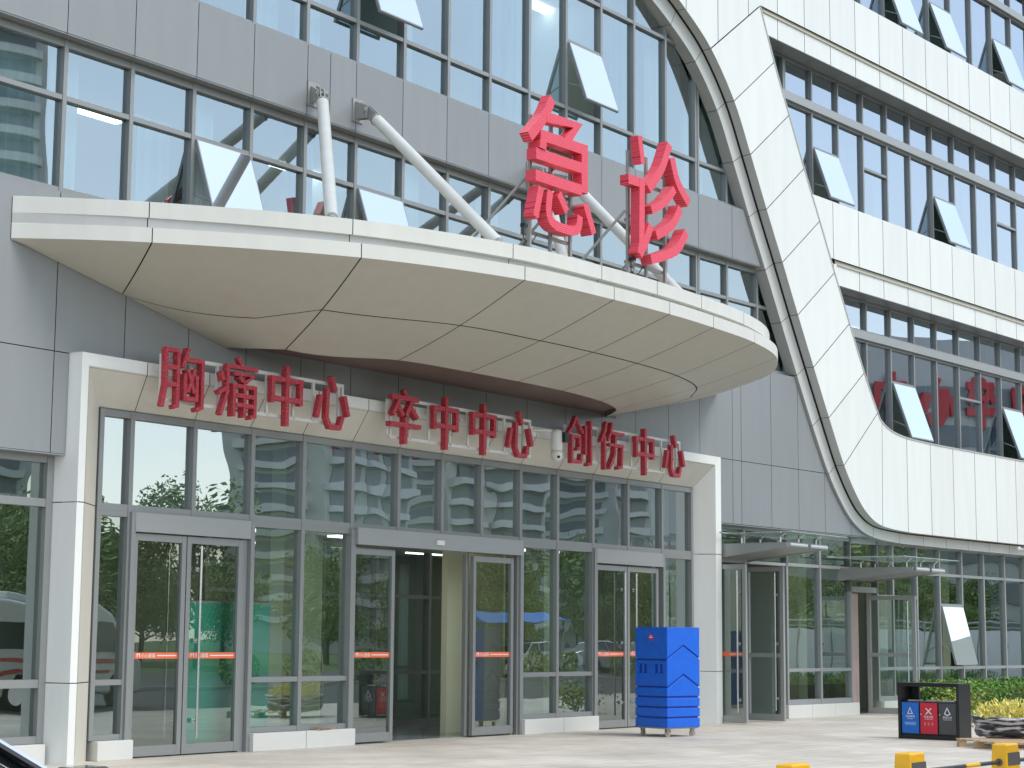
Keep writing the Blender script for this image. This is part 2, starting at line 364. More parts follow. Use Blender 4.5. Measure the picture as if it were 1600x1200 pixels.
# field above the ribbon
fd = MB(FB); SEAM = [-16, -14.85, -13.7, -12.55, -11.4, -10.25, -9.1, -7.95, -6.8, -5.65, -4.5, -3.35, -2.2, -1.05, .08, 1.22, 2.36, 3.46, 4.56, 5.68, 6.80, 7.95, 9.1, 10.25, 11.42, 12.6, 13.78, 14.97, 16.15, 17.3, 18.5, 19.7, 20.9, 22.1]
def low(s):
    if s > 1.64: return 14.52
    if s > -.2: return 13.11+(s+.2)/1.84*1.37+.012
    for p, q in zip(E3, E3[1:]):
        if p[0] <= s <= q[0]: return p[1]+(q[1]-p[1])*(s-p[0])/(q[0]-p[0])
    return 15.35
for s0, s1 in zip(SEAM, SEAM[1:]):
    xs = [s0+.009+(s1-s0-.018)*k/12 for k in range(13)]
    fd.grid([[(s, -.485, low(s)) for s in xs], [(s, -.485, 15.72) for s in xs]])
fd.build('white_field_cladding', 'white', H)
# dark sheet behind the joints, ribbon edges
bk = MB(FB)
bk.grid([[(p[0], OF+.007, p[1]) for p in seg(E3, 6*na, len(E3)-1, 90)], [(q[0], OF+.007, q[1]) for q in seg(RIGHT, 0, len(RIGHT)-1, 90)]])
xs = [-16+.2*k for k in range(191)]; bk.grid([[(s, -.46, low(s)+.01) for s in xs], [(s, -.46, 15.7) for s in xs]])
bk.grid([[(p[0], OS+.02, p[1]) for p in E3], [(p[0], OS+.02, p[1]) for p in E1]])
bk.grid([[(p[0], OF+.03, p[1]) for p in offs(E3, lambda p: -.012)], [(p[0], OS+.02, p[1]) for p in offs(E3, lambda p: -.012)]])
bk.build('joint_backing', 'gap', H)
re_ = MB(FB)
cutstrip(re_, E3, E3, OF, OS-.035, seamsE)                                # outer reveal, its shade put into the grey
cutstrip(re_, E1, E1, OS, -.03, seamsE)                                    # inner reveal, shaded by the same grey
re_.build('ribbon_reveal', 'edgeshade', H)
st = MB(FB); cutstrip(st, E2, E1, OS, OS, seamsE); st.build('ribbon_step', 'step', H)
lp = MB(FB); RL = offs(RIGHT, lambda p: -.035)
lp.grid([[(p[0], OF-.012, p[1]) for p in RIGHT], [(p[0], OF-.012, p[1]) for p in RL]]); lp.grid([[(p[0], OF-.012, p[1]) for p in RL], [(p[0], -.30, p[1]) for p in RL]])
lp.grid([[(p[0], OF-.012, p[1]) for p in RIGHT], [(p[0], OF+.01, p[1]) for p in RIGHT]])
lp.build('ribbon_edge_trim', 'edgeshade', H)
# spandrel bands of the wing
def spandrel(name, z_top, z_g1, z_g0, z_bot, s0, top=True):
    sp = MB(FB); OP = -.485
    S_ = [s0]+[s for s in SEAM if s > s0+.2]
    for a, b in zip(S_, S_[1:]):
        if top: sp.grid([[(a+.009, OP, z_g1), (b-.009, OP, z_g1)], [(a+.009, OP, z_top), (b-.009, OP, z_top)]])
        sp.grid([[(a+.009, OP, z_bot), (b-.009, OP, z_bot)], [(a+.009, OP, z_g0), (b-.009, OP, z_g0)]])
    e = S_[-1]; sp.box(s0, e, -.48, -.03, z_top-.03, z_top-.005)
    o = sp.build(name, 'white', H)
    b2 = MB(FB)
    if top: b2.box(s0, e, -.462, -.44, z_g1, z_top-.031)
    b2.box(s0, e, -.462, -.44, z_bot+.02, z_g0); b2.build('joint_backing', 'gap', o)
    g0s = 1.75 if z_top > 12 else 4.70
    gt = MB(FB); gt.box(g0s, e, -.442, -.42, z_g0-.02, z_g1+.02); gt.box(g0s, e, -.505, -.443, z_g0-.014, z_g0-.001); gt.box(g0s, e, -.515, -.506, z_g0-.016, z_g0+.022)
    k = g0s+.8
    while k < e: gt.box(k, k+.03, -.50, -.4425, z_g0+.0, z_g0+.05); k += 1.15
    gt.build('gutter', 'gutter', o)
    sf = MB(FB)
    s = s0
    while s < e: sf.box(s+.005, min(e, s+2.3)-.005, -.48, -.06, z_bot-.012, z_bot+.008); s += 2.3
    sf.build('soffit', 'frame', o)
spandrel('white_spandrel', 15.72, 14.52, 14.41, 13.96, 1.75, False)
spandrel('white_spandrel', 10.93, 9.68, 9.57, 9.13, 3.2)
tk = MB(FB); tk.box(-16, SEAM[-1], -.48, -.03, 15.69, 15.716); tk.build('spandrel_coping', 'white', H)
# -- grey cladding
def clad(mb, F, S_, z0, z1, o=-.22, lim=None, gap=.006):
    for a, b in zip(S_, S_[1:]):
        if lim is None: mb.grid([[(a+gap, o, z0+gap), (b-gap, o, z0+gap)], [(a+gap, o, z1-gap), (b-gap, o, z1-gap)]]); continue
        n = max(2, int((z1-z0)/.06)); rows = []
        for k in range(n+1):
            z = z0+gap+(z1-z0-2*gap)*k/n; r = min(b-gap, lim(z)-.03)
            if r <= a+gap+.004:
                if rows: break
                continue
            rows.append([(a+gap, o, z), (r, o, z)])
        if len(rows) > 1: mb.grid(rows)
xA = [9.5, 10.6, 11.74, 12.87, 14.0, 15.13, 16.27, 17.4, 18.5, 19.62, 20.12, 20.71, 21.82, 22.94, 24.06, 25.2, 26.33, 27.47, 28.6, 29.75, 30.9, 31.2]
sB = [0, .9, 1.32-.1, 2.35, 3.42, 4.5, 5.6, 6.7]
sBu = [0, .95, 2.05, 3.2]
cl = MB(FA); clad(cl, FA, xA, 9.13, 10.2); cl.build('upper_grey_band', 'grey', H); cl = MB(FA); clad(cl, FA, [p for p in xA if p <= 15.13]+[15.37], 3.78, 5.05); cl.build('window_head_cladding', 'grey', H); cl = MB(FA); clad(cl, FA, [p for p in xA if p <= 15.13], 5.05, 7.08)
clad(cl, FA, [15.13]+[p for p in xA if p > 15.2], 5.05, 7.08)
cl.build('grey_cladding', 'grey', H)
cb = MB(FB); clad(cb, FB, sBu, 9.13, 10.2, lim=e1s); cb.build('upper_grey_band', 'grey', H); cb = MB(FB); clad(cb, FB, sB, 5.08, 7.0, lim=e1s); clad(cb, FB, [.12]+sB[1:], 3.82, 5.08, lim=e1s)
cb.build('grey_cladding', 'grey', H)
bb = MB(FA); bb.box(9.5, 31.19, -.20, -.185, 9.15, 10.19); bb.box(9.5, 15.36, -.20, -.185, 3.8, 5.06); bb.box(9.5, 31.19, -.20, -.185, 5.06, 7.07)
bb.build('joint_backing', 'gap', H)
b3 = MB(FB)
for z0, z1, sl in ((9.15, 10.19, 0.), (3.84, 5.06, .12), (5.06, 6.99, 0.)):
    n = 40; b3.grid([[(sl, -.195, z0+(z1-z0)*k/n), (e1s(z0+(z1-z0)*k/n)-.0, -.195, z0+(z1-z0)*k/n)] for k in range(n+1)])
b3.build('joint_backing', 'gap', H)
# soffits and sills of the grey bands
sf = MB(FA)
for a, b in zip(xA, xA[1:]): sf.box(a+.005, b-.005, -.215, -.06, 9.115, 9.13)
sf.box(9.5, 31.19, -.215, -.05, 10.19, 10.2); sf.box(9.5, 31.19, -.215, -.05, 7.06, 7.078); sf.box(9.5, 15.365, -.215, -.04, 3.765, 3.782)
sf.F = FB; sf.box(0, 2.0, -.215, -.06, 9.115, 9.13); sf.box(0, 1.6, -.215, -.05, 10.19, 10.2); sf.box(0, 3.2, -.215, -.05, 6.985, 6.998); sf.box(.12, 6.2, -.215, -.05, 3.80, 3.815)
sf.F = FA
sf.build('cladding_return', 'grey', H)
# -- curtain walls
def curtain(name, F, xs, zs, gl='glassu', fm='frame', skip=(), sash=(), head=.10, wm=.065, dep=.055, extra=(), pane='window_pane', sashglass='glasss'):
    """xs mullions, zs transoms; skip (i,j) cells left open; sash (i,j,tilt) outward top-hung"""
    mb = MB(F)
    for x in xs: mb.box(x-wm/2, x+wm/2, -dep, .09, zs[0], zs[-1])
    for j, z in enumerate(zs):
        w = head if j in (0, len(zs)-1) else wm
        for a, b in zip(xs, xs[1:]):
            zz0, zz1 = (z, z+w) if j == 0 else ((z-w, z) if j == len(zs)-1 else (z-w/2, z+w/2))
            mb.box(a+wm/2, b-wm/2, -dep+.008, .08, zz0, zz1)
    for (a, b, z) in extra: mb.box(a+wm/2, b-wm/2, -dep+.006, .08, z-wm/2, z+wm/2)
    fr = mb.build(name, fm, H)
    for i, (a, b) in enumerate(zip(xs, xs[1:])):
        for j, (z0, z1) in enumerate(zip(zs, zs[1:])):
            if (i, j) in skip: continue
            cuts = sorted(z for (ea, eb, z) in extra if abs(ea-a) < .01 and z0 < z < z1)
            zz = [z0]+cuts+[z1]
            for q, (c0, c1) in enumerate(zip(zz, zz[1:])):
                sh = [t for (si, sj, sq, t) in sash if (si, sj, sq) == (i, j, q)]
                if sh:
                    mk_sash(F, a+wm/2+.004, b-wm/2-.004, c0+wm/2, c1-wm/2, sh[0], fr, fm, sashglass)
                else:
                    p = MB(F); p.face([(a+.02, .02, c0), (b-.02, .02, c0), (b-.02, .02, c1), (a+.02, .02, c1)]); p.build(pane, gl, fr)
    return fr
def mk_sash(F, a, b, z0, z1, tilt, fr, fm, sg):
    h = z1-z0; ct, st_ = cos(tilt), sin(tilt)
    def T(s, o, v):  # v distance down from the hinge
        q = F(s, -.06+o*ct-v*st_, z1-v*ct-o*st_*0+(-o*st_)); return q
    m = MB(T); w = .045
    m.box(a, a+w, -.02, .03, 0, h); m.box(b-w, b, -.02, .03, 0, h); m.box(a+w, b-w, -.018, .028, 0, w); m.box(a+w, b-w, -.018, .028, h-w, h)
    o = m.build('open_sash', fm, fr)
    p = MB(T); p.face([(a+.02, -.022, .02), (b-.02, -.022, .02), (b-.02, -.022, h-.02), (a+.02, -.022, h-.02)]); pp = p.build('sash_glass', sg, fr)
    for s in (a+.03, b-.03):
        k = MB(F); k.tube([(s, .0, z1-h*.62), (s, -.06-h*.80*st_, z1-h*.80*ct)], .012, 6); k.build('stay_arm', 'steel', fr)
T18 = radians(19)
# second floor, main front
X2 = [9.6+1.13*k for k in range(-1, 20)]; X2 = [round(15.27+1.131*k, 3) for k in range(-6, 15)]
def exS(F, xs, i, z): return (xs[i], xs[i+1], z)
curtain('curtain_wall', FA, X2, [7.08, 8.35, 9.115], 'glassu', 'frame', sash=[(8, 0, 0, T18), (11, 0, 0, T18)])
XB2 = [0, 1.02, 2.15, 3.3]
curtain('curtain_wall', FB, XB2, [7.0, 8.35, 9.115], 'glassu', 'frame')
# third floor behind the arch
ex = [exS(FA, X2, i, 12.18) for i in (6, 11, 16)]
curtain('curtain_wall', FA, X2, [10.2, 10.94, 13.13, 15.2], 'glassu', 'frame', extra=ex, sash=[(16, 1, 0, T18), (11, 1, 0, T18), (6, 1, 0, T18)])
curtain('curtain_wall', FB, XB2, [10.2, 10.94, 13.13, 15.2], 'glassu', 'frame')
# wing floors
G = [1.05, 2.2, 3.35, 4.48, 5.62, 6.76, 7.90, 9.04, 10.19, 11.37, 12.56, 13.74, 14.94, 16.1, 17.3, 18.5, 19.7, 20.9, 22.1]
def wing(z0, zb, z1, zs_, sashes, closed, g0=0):
    xs = G[g0:]
    mx = [exS(FB, xs, i-g0, zs_) for i in sashes+closed]
    curtain('curtain_wall', FB, xs, [z0, zb-.09], 'glassw', 'frame', extra=mx, sash=[(i-g0, 0, 0, T18) for i in sashes], head=.05, wm=.055)
    curtain('clerestory', FB, xs, [zb+.09, z1], 'glassw', 'frame', head=.05, wm=.055)
    be = MB(FB); be.box(xs[0]-.1, xs[-1], -.13, .06, zb-.09, zb+.09); be.build('grey_beam', 'frame2', H)
wing(10.93, 13.07, 13.95, 12.19, [3, 8], [5, 11], 1)
wing(6.02, 8.31, 9.12, 7.43, [6, 11], [9], 2)
wing(15.72, 18.05, 19.0, 17.06, [6, 8, 11], [2], 0)
top = MB(FB); top.box(-16, 22, -.485, -.47, 19.0, 20.5); top.build('white_spandrel', 'white', H)
# ground floor of the wing
XG = [3.0, 3.23+.0, 4.57, 5.83]
XG = [3.2, 4.55, 5.85]
curtain('curtain_wall', FB, XG, [.27, .97, 3.12, 3.80], 'glassg', 'frame2')
XH = [7.06, 7.79, 8.94, 10.09, 11.26, 12.45, 13.64, 14.83, 16.0, 17.2, 18.4, 19.6, 20.8, 22.0]
curtain('curtain_wall', FB, XH, [.27, .97, 3.12, 3.80], 'glassg', 'frame2', extra=[exS(FB, XH, 3, 2.42), exS(FB, XH, 0, 2.56), exS(FB, XH, 1, 2.56)], sash=[(3, 1, 0, radians(14))], sashglass='glassd')
curtain('transom_light', FB, [.15, 1.57, 3.2], [3.08, 3.80], 'glassg', 'frame2', head=.06)
curtain('transom_light', FB, [5.85, 7.06], [2.62, 3.12, 3.80], 'glassg', 'frame2', head=.12)
pl = MB(FB)
for a, b in ((3.05, 4.0), (4.0, 4.95), (4.95, 6.0), (7.1, 8.3), (8.3, 9.5), (9.5, 11), (11, 13), (13, 15), (15, 17), (17, 22)): pl = MB(FB); pl.box(a+.004, b-.004, -.14, .05, 0, .265); bevel(pl.build('plinth_block', 'plinth', H), .006)
pk = MB(FB); pk.box(5.9, 6.5, .14, .22, .02, 2.60); pk.build('stone_jamb', 'pink', H)
# portal glazing
XP = [16.1, 16.66, 18.87, 19.93, 21.0, 25.28, 26.37, 27.5, 29.8, 30.87]
curtain('curtain_wall', FA, XP, [.25, .97, 3.15], 'glassg', 'frame', skip=[(1, 0), (1, 1), (4, 0), (4, 1), (7, 0), (7, 1)], wm=.07, head=.07) if False else None
def pbay(xs): return curtain('curtain_wall', FA, xs, [.25, .97, 3.15], 'glassg', 'frame', wm=.07, head=.07)
pbay([16.1, 16.62]); pbay([18.91, 19.93, 21.0]); pbay([25.31, 26.37, 27.47]); pbay([29.86, 30.88])
curtain('curtain_wall', FA, [16.1, 16.62, 17.75, 18.87, 19.93, 21.0, 22.08, 23.16, 24.2, 25.28, 26.37, 27.47, 28.62, 29.8, 30.88], [3.151, 4.45], 'glasst', 'frame', wm=.07, head=.09)
# left window by the portal
curtain('curtain_wall', FA, [11.1, 12.6, 14.0, 15.29], [.25, .97, 3.18, 3.765], 'glassg', 'frame', wm=.10, head=.09)
pl = MB(FA)
for a, b in ((11.1, 13.4), (13.4, 15.30), (16.12, 16.72), (18.9, 19.98), (19.98, 21.04), (25.28, 26.42), (26.42, 27.5), (29.85, 30.9)): pl = MB(FA); pl.box(a+.005, b-.005, -.16, .06, 0, .245); bevel(pl.build('plinth_block', 'plinth', H), .006)
# portal surround
pf = MB(FA)
O_ = [(15.41, 0), (15.41, 3.19), (15.41, 5.06), (31.35, 5.06), (31.35, 3.19), (31.35, 0)]
def q(a, b): pf.face(a+b[::-1])
zc = [0, .98, 3.19, 5.06]
for k in range(3):
    g0, g1 = (zc[k]+(.006 if k else 0)), zc[k+1]-(.006 if k < 2 else 0)
    t1 = g1 if k < 2 else 5.06
    # left: outer side, rim, splay
    pf.grid([[(15.34, -.0, g0), (15.41, -.42, g0)], [(15.34, 0, t1), (15.41, -.42, t1)]])
    zr = t1 if k < 2 else 4.90
    zi = t1 if k < 2 else 4.46
    pf.face([(15.41, -.42, g0), (15.52, -.42, g0), (15.52, -.42, zr), (15.41, -.42, t1)])
    pf.face([(31.14, -.42, g0), (31.35, -.42, g0), (31.35, -.42, t1), (31.14, -.42, zr)])
    pf.face([(31.14, -.42, g0), (31.14, -.42, zr), (30.95, -.03, zi), (30.95, -.03, g0)])
    pf.face([(31.35, -.42, g0), (31.35, .1, g0), (31.35, .1, t1), (31.35, -.42, t1)])
pf.face([(15.41, -.42, 5.06), (31.35, -.42, 5.06), (31.35, -.2, 5.06), (15.34, -.2, 5.06)])
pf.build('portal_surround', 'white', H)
ps = MB(FA)
for k in range(3):
    g0, g1 = (zc[k]+(.006 if k else 0)), zc[k+1]-(.006 if k < 2 else 0)
    zr = g1 if k < 2 else 4.90; zi = g1 if k < 2 else 4.46
    ps.face([(15.52, -.42, g0), (16.05, -.03, g0), (16.05, -.03, zi), (15.52, -.42, zr)])
# top splay: panels with slanting joints
xf = [15.52, 16.5, 17.62, 18.72, 19.8, 20.9, 22.0, 23.05, 24.1, 25.2, 26.3, 27.4, 28.5, 29.6, 31.14]
xi = [16.05, 16.66, 17.74, 18.82, 19.9, 21.0, 22.1, 23.15, 24.2, 25.3, 26.4, 27.5, 28.6, 29.7, 30.95]
for k in range(len(xf)-1):
    a0 = .006 if k else 0; a1 = .006 if k < len(xf)-2 else 0
    ps.face([(xf[k]+a0, -.42, 4.90), (xf[k+1]-a1, -.42, 4.90), (xi[k+1]-a1, -.03, 4.46), (xi[k]+a0, -.03, 4.46)])
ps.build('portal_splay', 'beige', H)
pr = MB(FA)
for k in range(len(xf)-1):
    a0 = .006 if k else -.11; a1 = .006 if k < len(xf)-2 else -.21
    pr.face([(xf[k]+max(a0, 0), -.42, 4.90), (xf[k+1]-max(a1, 0), -.42, 4.90), (xf[k+1]-a1, -.42, 5.06), (xf[k]+a0, -.42, 5.06)])
pr.build('portal_rim', 'white', H)
pb = MB(FA); pb.box(15.36, 31.33, -.17, -.1, 4.62, 5.04); pb.face([(15.44, -.405, 5.05), (31.33, -.405, 5.05), (31.1, -.405, 4.88), (15.5, -.405, 4.88)]); pb.face([(15.6, -.39, 4.89), (31.1, -.39, 4.89), (31.0, -.01, 4.47), (16.0, -.01, 4.47)])
pb.face([(15.45, -.40, .1), (15.55, -.40, .1), (15.55, -.40, 4.8), (15.45, -.40, 4.8)]); pb.face([(15.56, -.375, .1), (16.05, -.012, .1), (16.05, -.012, 4.4), (15.56, -.375, 4.8)]); pb.face([(31.16, -.40, .1), (31.33, -.40, .1), (31.33, -.40, 4.8), (31.16, -.40, 4.8)])
pb.build('joint_backing', 'gap', H)
# ---------------------------------------------------------------- doors
def textmesh(body, size, mname, name, parent, loc, rot, ext=.001, sx=1., align='LEFT'):
    c = bpy.data.curves.new(name, 'FONT'); c.body = body; c.size = size; c.extrude = ext; c.align_x = align; c.resolution_u = 2
    o = bpy.data.objects.new(name, c); COL.objects.link(o)
    bpy.context.view_layer.update()
    me = bpy.data.meshes.new_from_object(o.evaluated_get(bpy.context.evaluated_depsgraph_get()))
    bpy.data.objects.remove(o); bpy.data.curves.remove(c)
    me.materials.clear(); me.materials.append(M[mname]); me.name = name
    o = bpy.data.objects.new(name, me); COL.objects.link(o); o.parent = parent; o.location = loc; o.rotation_euler = rot; o.scale = (sx, 1, 1)
    return o
def leaf(F, a, b, z0, z1, hinge, stripe=True, handle=None, fm='frame', glassm='glassd', oo=0., rail=None, st=.075, name='door_leaf'):
    """one glazed leaf; handle = s position of a long pull bar"""
    m = MB(F)
    m.box(a, a+st, oo-.045, oo+.02, z0, z1); m.box(b-st, b, oo-.045, oo+.02, z0, z1)
    m.box(a+st, b-st, oo-.042, oo+.018, z0, z0+.13); m.box(a+st, b-st, oo-.042, oo+.018, z1-.09, z1)
    if rail: m.box(a+st, b-st, oo-.042, oo+.018, rail, rail+.08)
    L = m.build(name, fm, H)
    p = MB(F); p.face([(a+st-.01, oo-.01, z0+.12), (b-st+.01, oo-.01, z0+.12), (b-st+.01, oo-.01, z1-.08), (a+st-.01, oo-.01, z1-.08)]); p.build('door_glass', glassm, L)
    if stripe:
        s = MB(F); s.box(a+st, b-st, oo-.018, oo-.014, 1.265, 1.345); so = s.build('warning_strip', 'orange', L)
        t = MB(F); x = a+st+.07
        t.ribbon([(x, 1.285), (x, 1.325), (x+.045, 1.325), (x+.045, 1.285)], .014, oo-.022, oo-.019); t.box(a+st+.42, b-st-.03, oo-.0215, oo-.019, 1.298, 1.312)
        t.build('strip_line', 'txt', L)
        if F is FA: textmesh('小心玻璃', .062, 'txt', 'strip_lettering', L, (x+.07, oo-.020, 1.282), (pi/2, 0, 0))
    if handle is not None:
        h = MB(F); hz0, hz1 = .22, z1-.12
        h.tube([(handle, oo-.12, hz0), (handle, oo-.12, hz1)], .017, 10)
        for z in (.45, 1.5, 2.45):
            if z < hz1: h.tube([(handle, oo-.12, z), (handle, oo-.03, z)], .012, 8); h.box(handle-.03, handle+.03, oo-.05, oo-.042, z-.03, z+.03)
        h.build('pull_handle', 'stainless', L)
    return L
def headpanel(a, b, z0, z1, o0=-.09):
    m = MB(FA); m.box(a, b, o0, .05, z0, z1); return m.build('door_head', 'frame2', H)
def jamb(a, z1, w=.07):
    m = MB(FA); m.box(a-w/2, a+w/2, -.09, .09, 0, z1); m.build('door_jamb', 'frame', H)
headpanel(16.69, 18.83, 2.90, 3.15); jamb(16.66, 3.15); jamb(18.87, 3.15)
leaf(FA, 16.71, 17.65, .02, 2.88, 0, handle=None); leaf(FA, 17.67, 18.72, .02, 2.88, 0, handle=17.86)
ih = MB(FA); ih.tube([(17.48, .10, .25), (17.48, .10, 2.7)], .017, 10)
for z in (.45, 1.5, 2.45): ih.tube([(17.48, .10, z), (17.56, .02, z)], .012, 8)
ih.build('pull_handle', 'stainless', H)
fm_ = MB(FA); fm_.box(18.73, 18.83, -.03, .05, 0, 2.895); fm_.build('door_jamb', 'frame', H)
headpanel(21.04, 25.24, 2.93, 3.18, -.14); jamb(21.0, 3.15, .10); jamb(25.28, 3.15, .09)
leaf(FA, 21.04, 22.02, .03, 2.88, 0, oo=.0, st=.07, name='sliding_leaf'); leaf(FA, 24.0, 25.1, .03, 2.88, 0, oo=.0, st=.07, name='sliding_leaf')
for a, b in ((25.12, 25.17), (25.19, 25.24)): 
    t_ = MB(FA); t_.box(a, b, .02 if a < 25.15 else -.05, .14, 0, 2.92); t_.build('door_jamb', 'frame', H)
t_ = MB(FA); t_.box(23.92, 23.985, .05, .12, .03, 2.9); t_.build('door_jamb', 'frame', H)
sn = MB(FA); sn.box(22.9, 23.08, -.17, -.142, 3.0, 3.075); sn.box(22.92, 22.97, -.177, -.171, 3.02, 3.055); sn.build('motion_sensor', 'whitep', H)
headpanel(27.53, 29.77, 2.90, 3.15); jamb(27.5, 3.15); jamb(29.8, 3.15)
leaf(FA, 27.55, 28.58, .02, 2.87, 0, handle=28.40); leaf(FA, 28.60, 29.66, .02, 2.87, 0, handle=28.78)
# wing doors standing open
def swung(hs, ang, L_, z0, z1, **k):
    """leaf hinged at s=hs on the wing, opened outward by ang from the wall line"""
    ca, sa = cos(ang), sin(ang)
    def T(s, o, z): return FB(hs+s*ca+o*sa, -.06-s*sa+o*ca, z)
    return leaf(T, 0, L_, z0, z1, 0, fm='frame2', **k)
swung(.22, radians(88), .86, .02, 3.0, handle=.72, stripe=True)
swung(1.62, radians(90), .86, .02, 3.0, handle=.72, rail=1.24, stripe=False)
swung(6.56, radians(86), 1.12, .02, 2.55, handle=.98, rail=1.24, stripe=False)
# ---------------------------------------------------------------- interior
iw = MB(FA)
iw.box(8, 31, 7.2, 7.4, 0, 20); iw.box(31, 56, 6.2, 6.4, 0, 20)
iw.box(15.3, 15.42, .3, 7.2, 5.6, 20); iw.box(22.6, 22.72, .35, 7.2, 5.6, 20); iw.box(29.4, 29.5, .35, 7.2, 5.6, 20); iw.box(38, 38.1, .1, 6, 5.6, 20); iw.box(45, 45.1, -.4, 6, 5.6, 20)
iw.box(31.4, 31.5, .15, 6, 0, 4.6); iw.box(33.2, 36.0, 2.6, 2.7, 0, 4.6); iw.box(8, 8.1, .1, 7.2, 0, 20); iw.box(56, 56.1, -1.6, 6.4, 0, 20); iw.F = FB; iw.box(22.15, 22.3, -.3, 3, 0, 20); iw.box(22.3, 26, 1., 1.1, 0, 20); iw.F = FA; iw.build('interior_wall', 'intw', H)
rf = MB(FA); rf.box(8, 31, -.1, 7.6, 20.01, 20.3); rf.F = FB; rf.box(0, 26, -.4, 7.6, 20.5, 20.8); rf.build('roof_slab', 'ceil', H)
i2 = MB(FA); i2.box(8, 31, 6.0, 6.1, 0, 4.6); i2.box(15.55, 15.7, .2, 6, 0, 4.6); i2.box(40.5, 40.6, -.2, 6, 0, 4.6); i2.box(31.5, 56, 5.0, 5.1, 0, 4.6); i2.build('interior_wall', 'intdark', H)
fs = MB(FA)
for z0, z1, m_ in ((4.55, 5.0, 0), (9.22, 10.1, 0), (14.0, 15.6, 0), (19, 19.3, 0)):
    fs.box(8, 31.15, .12, 7.3, z0, z1); fs.F = FB; fs.box(0, 22.5, .12, 6.3, z0, z1); fs.F = FA
fs.build('floor_slab', 'ceil', H)
lc = MB(FA); lc.box(15.72, 31.3, 1.36, 5.9, 3.22, 3.27); lc.build('lobby_ceiling', 'ceil', H)
lc = MB(FA); lc.box(15.72, 31.3, 1.30, 1.358, 3.215, 4.5); lc.build('added_lobby_bulkhead', 'intw', H)  # added to hide the lamps from the transoms and make their glass paler
fl = MB(FA); fl.box(15.3, 31.3, .1, 6, .0, .012); fl.F = FB; fl.box(.15, 22, .1, 6, 0, .012); fl.build('interior_floor', 'floor', H)
for F, b in ((FA, (24.66, 25.22, 1.0, 1.12)), (FA, (30.25, 30.6, .5, .9)), (FB, (4.9, 5.25, .7, 1.1)), (FB, (9.2, 9.6, .9, 1.4)), (FB, (12.1, 12.5, .9, 1.4)), (FA, (13.5, 14.0, .8, 1.3)), (FA, (26.15, 26.6, 1.2, 1.7)), (FA, (19.90, 20.2, .55, .85)), (FA, (20.5, 21.1, .6, 1.0)), (FA, (25.42, 25.98, .4, .8)), (FA, (26.75, 27.0, .5, .9)), (FA, (12.9, 13.75, .35, .9)), (FA, (14.5, 14.75, .35, .6))):
    pc = MB(F); pc.box(*b, .012, 4.5); pc.build('interior_column', 'pillar', H)
# inner vestibule screen
curtain('vestibule_screen', lambda s, o, z: (s, 3.2+o, z), [21.2, 22.5, 24.0, 25.4, 26.9, 28.0, 29.2], [.012, .95, 2.3, 3.21], 'glassd', 'frame', pane='screen_pane')
cl_ = MB(FA)
for x, y, z, l in ((21.6, 2.2, 9.2, 1.2), (22.9, 2.2, 13.96, 1.2), (24.6, 2.2, 13.96, 1.2), (26.9, 2.6, 13.96, 1.2), (17.3, 2.4, 9.2, 1.2), (28.6, 2.2, 13.96, 1.2), (28.2, 4.6, 3.218, 1.3), (16.5, 2.0, 3.218, 1.2), (18.6, 2.0, 3.218, 1.2), (20.8, 2.0, 3.218, 1.2), (23, 2.0, 3.218, 1.2), (25.6, 2.0, 3.218, 1.2), (28.2, 2.0, 3.218, 1.2), (18, 4.6, 3.218, 1.3), (23, 4.6, 3.218, 1.3), (36.6, 1.8, 13.96, 1.2), (41, 1.6, 9.2, 1.2), (34.4, 2.0, 4.52, 1.2), (38, 2, 4.52, 1.2), (44, 1.3, 4.52, 1.2)):
    cl_.m = 0; cl_.box(x, x+l, y, y+.22, z-.03, z)
cl_.build('ceiling_lights', 'lamp', H)
# ---------------------------------------------------------------- canopy
cn = bpy.data.objects.new('entrance_canopy', None); COL.objects.link(cn); cn.parent = H
YW = -.225
# u knots: fascia plan point, inner 3D point
KN = [((14.38, YW), (14.38, YW, 6.34)), ((15.54, -1.46), (16.2, YW, 5.93)), ((17.68, -3.0), (18.62, -.85, 5.47)), ((20.05, -3.86), (20.25, -1.52, 5.47)), ((21.95, -4.06), (21.75, -1.64, 5.47)),
      ((23.4, -4.1), (22.95, -1.66, 5.47)), ((24.8, -4.04), (24.2, -1.62, 5.47)), ((26.45, -3.86), (25.6, -1.42, 5.47)), ((28.1, -3.38), (26.75, -1.0, 5.47)), ((29.7, -2.42), (27.7, YW, 5.5)), ((30.85, -1.2), (29.6, YW, 5.92)), ((31.55, YW-.02), (31.55, YW-.02, 6.34))]
FP = crom([k[0] for k in KN], 8); IP = crom([k[1] for k in KN], 8)
IP = [(p[0], min(p[1], YW), p[2]) for p in IP]
# keep the inner edge on the wall for the first and last spans
for k in range(0, 9): t = k/8; IP[k] = (14.38+(16.2-14.38)*t, YW, 6.34-.41*t)
for k in range(8, 17):
    t = (k-8)/8
    if t < .75: u = t/.75; IP[k] = (16.2+(18.1-16.2)*u, YW, 5.93-.45*u)
    else: u = (t-.75)/.25; IP[k] = (18.1+.52*u, YW-.625*u, 5.48-.01*u)
n_ = len(IP)
for k in range(n_-17, n_): 
    t = (k-(n_-17))/16; IP[k] = (27.7+(31.55-27.7)*t, YW, 5.5+.84*t)
sp = MB(FA)
def cp(k, v, dz=0.):
    a, b = FP[k], IP[k]; z0 = 6.345; bulge = .06*sin(pi*v)
    return (a[0]+(b[0]-a[0])*v, a[1]+(b[1]-a[1])*v, z0+(b[2]-z0)*v-bulge*(1 if 8 < k < n_-9 else .3)+dz)
def vm(k): return 1. if k <= 8 else (1-.5*(k-8)/8 if k < 16 else .5 if k < n_-18 else min(1., .5+.5*(k-(n_-18))/10))
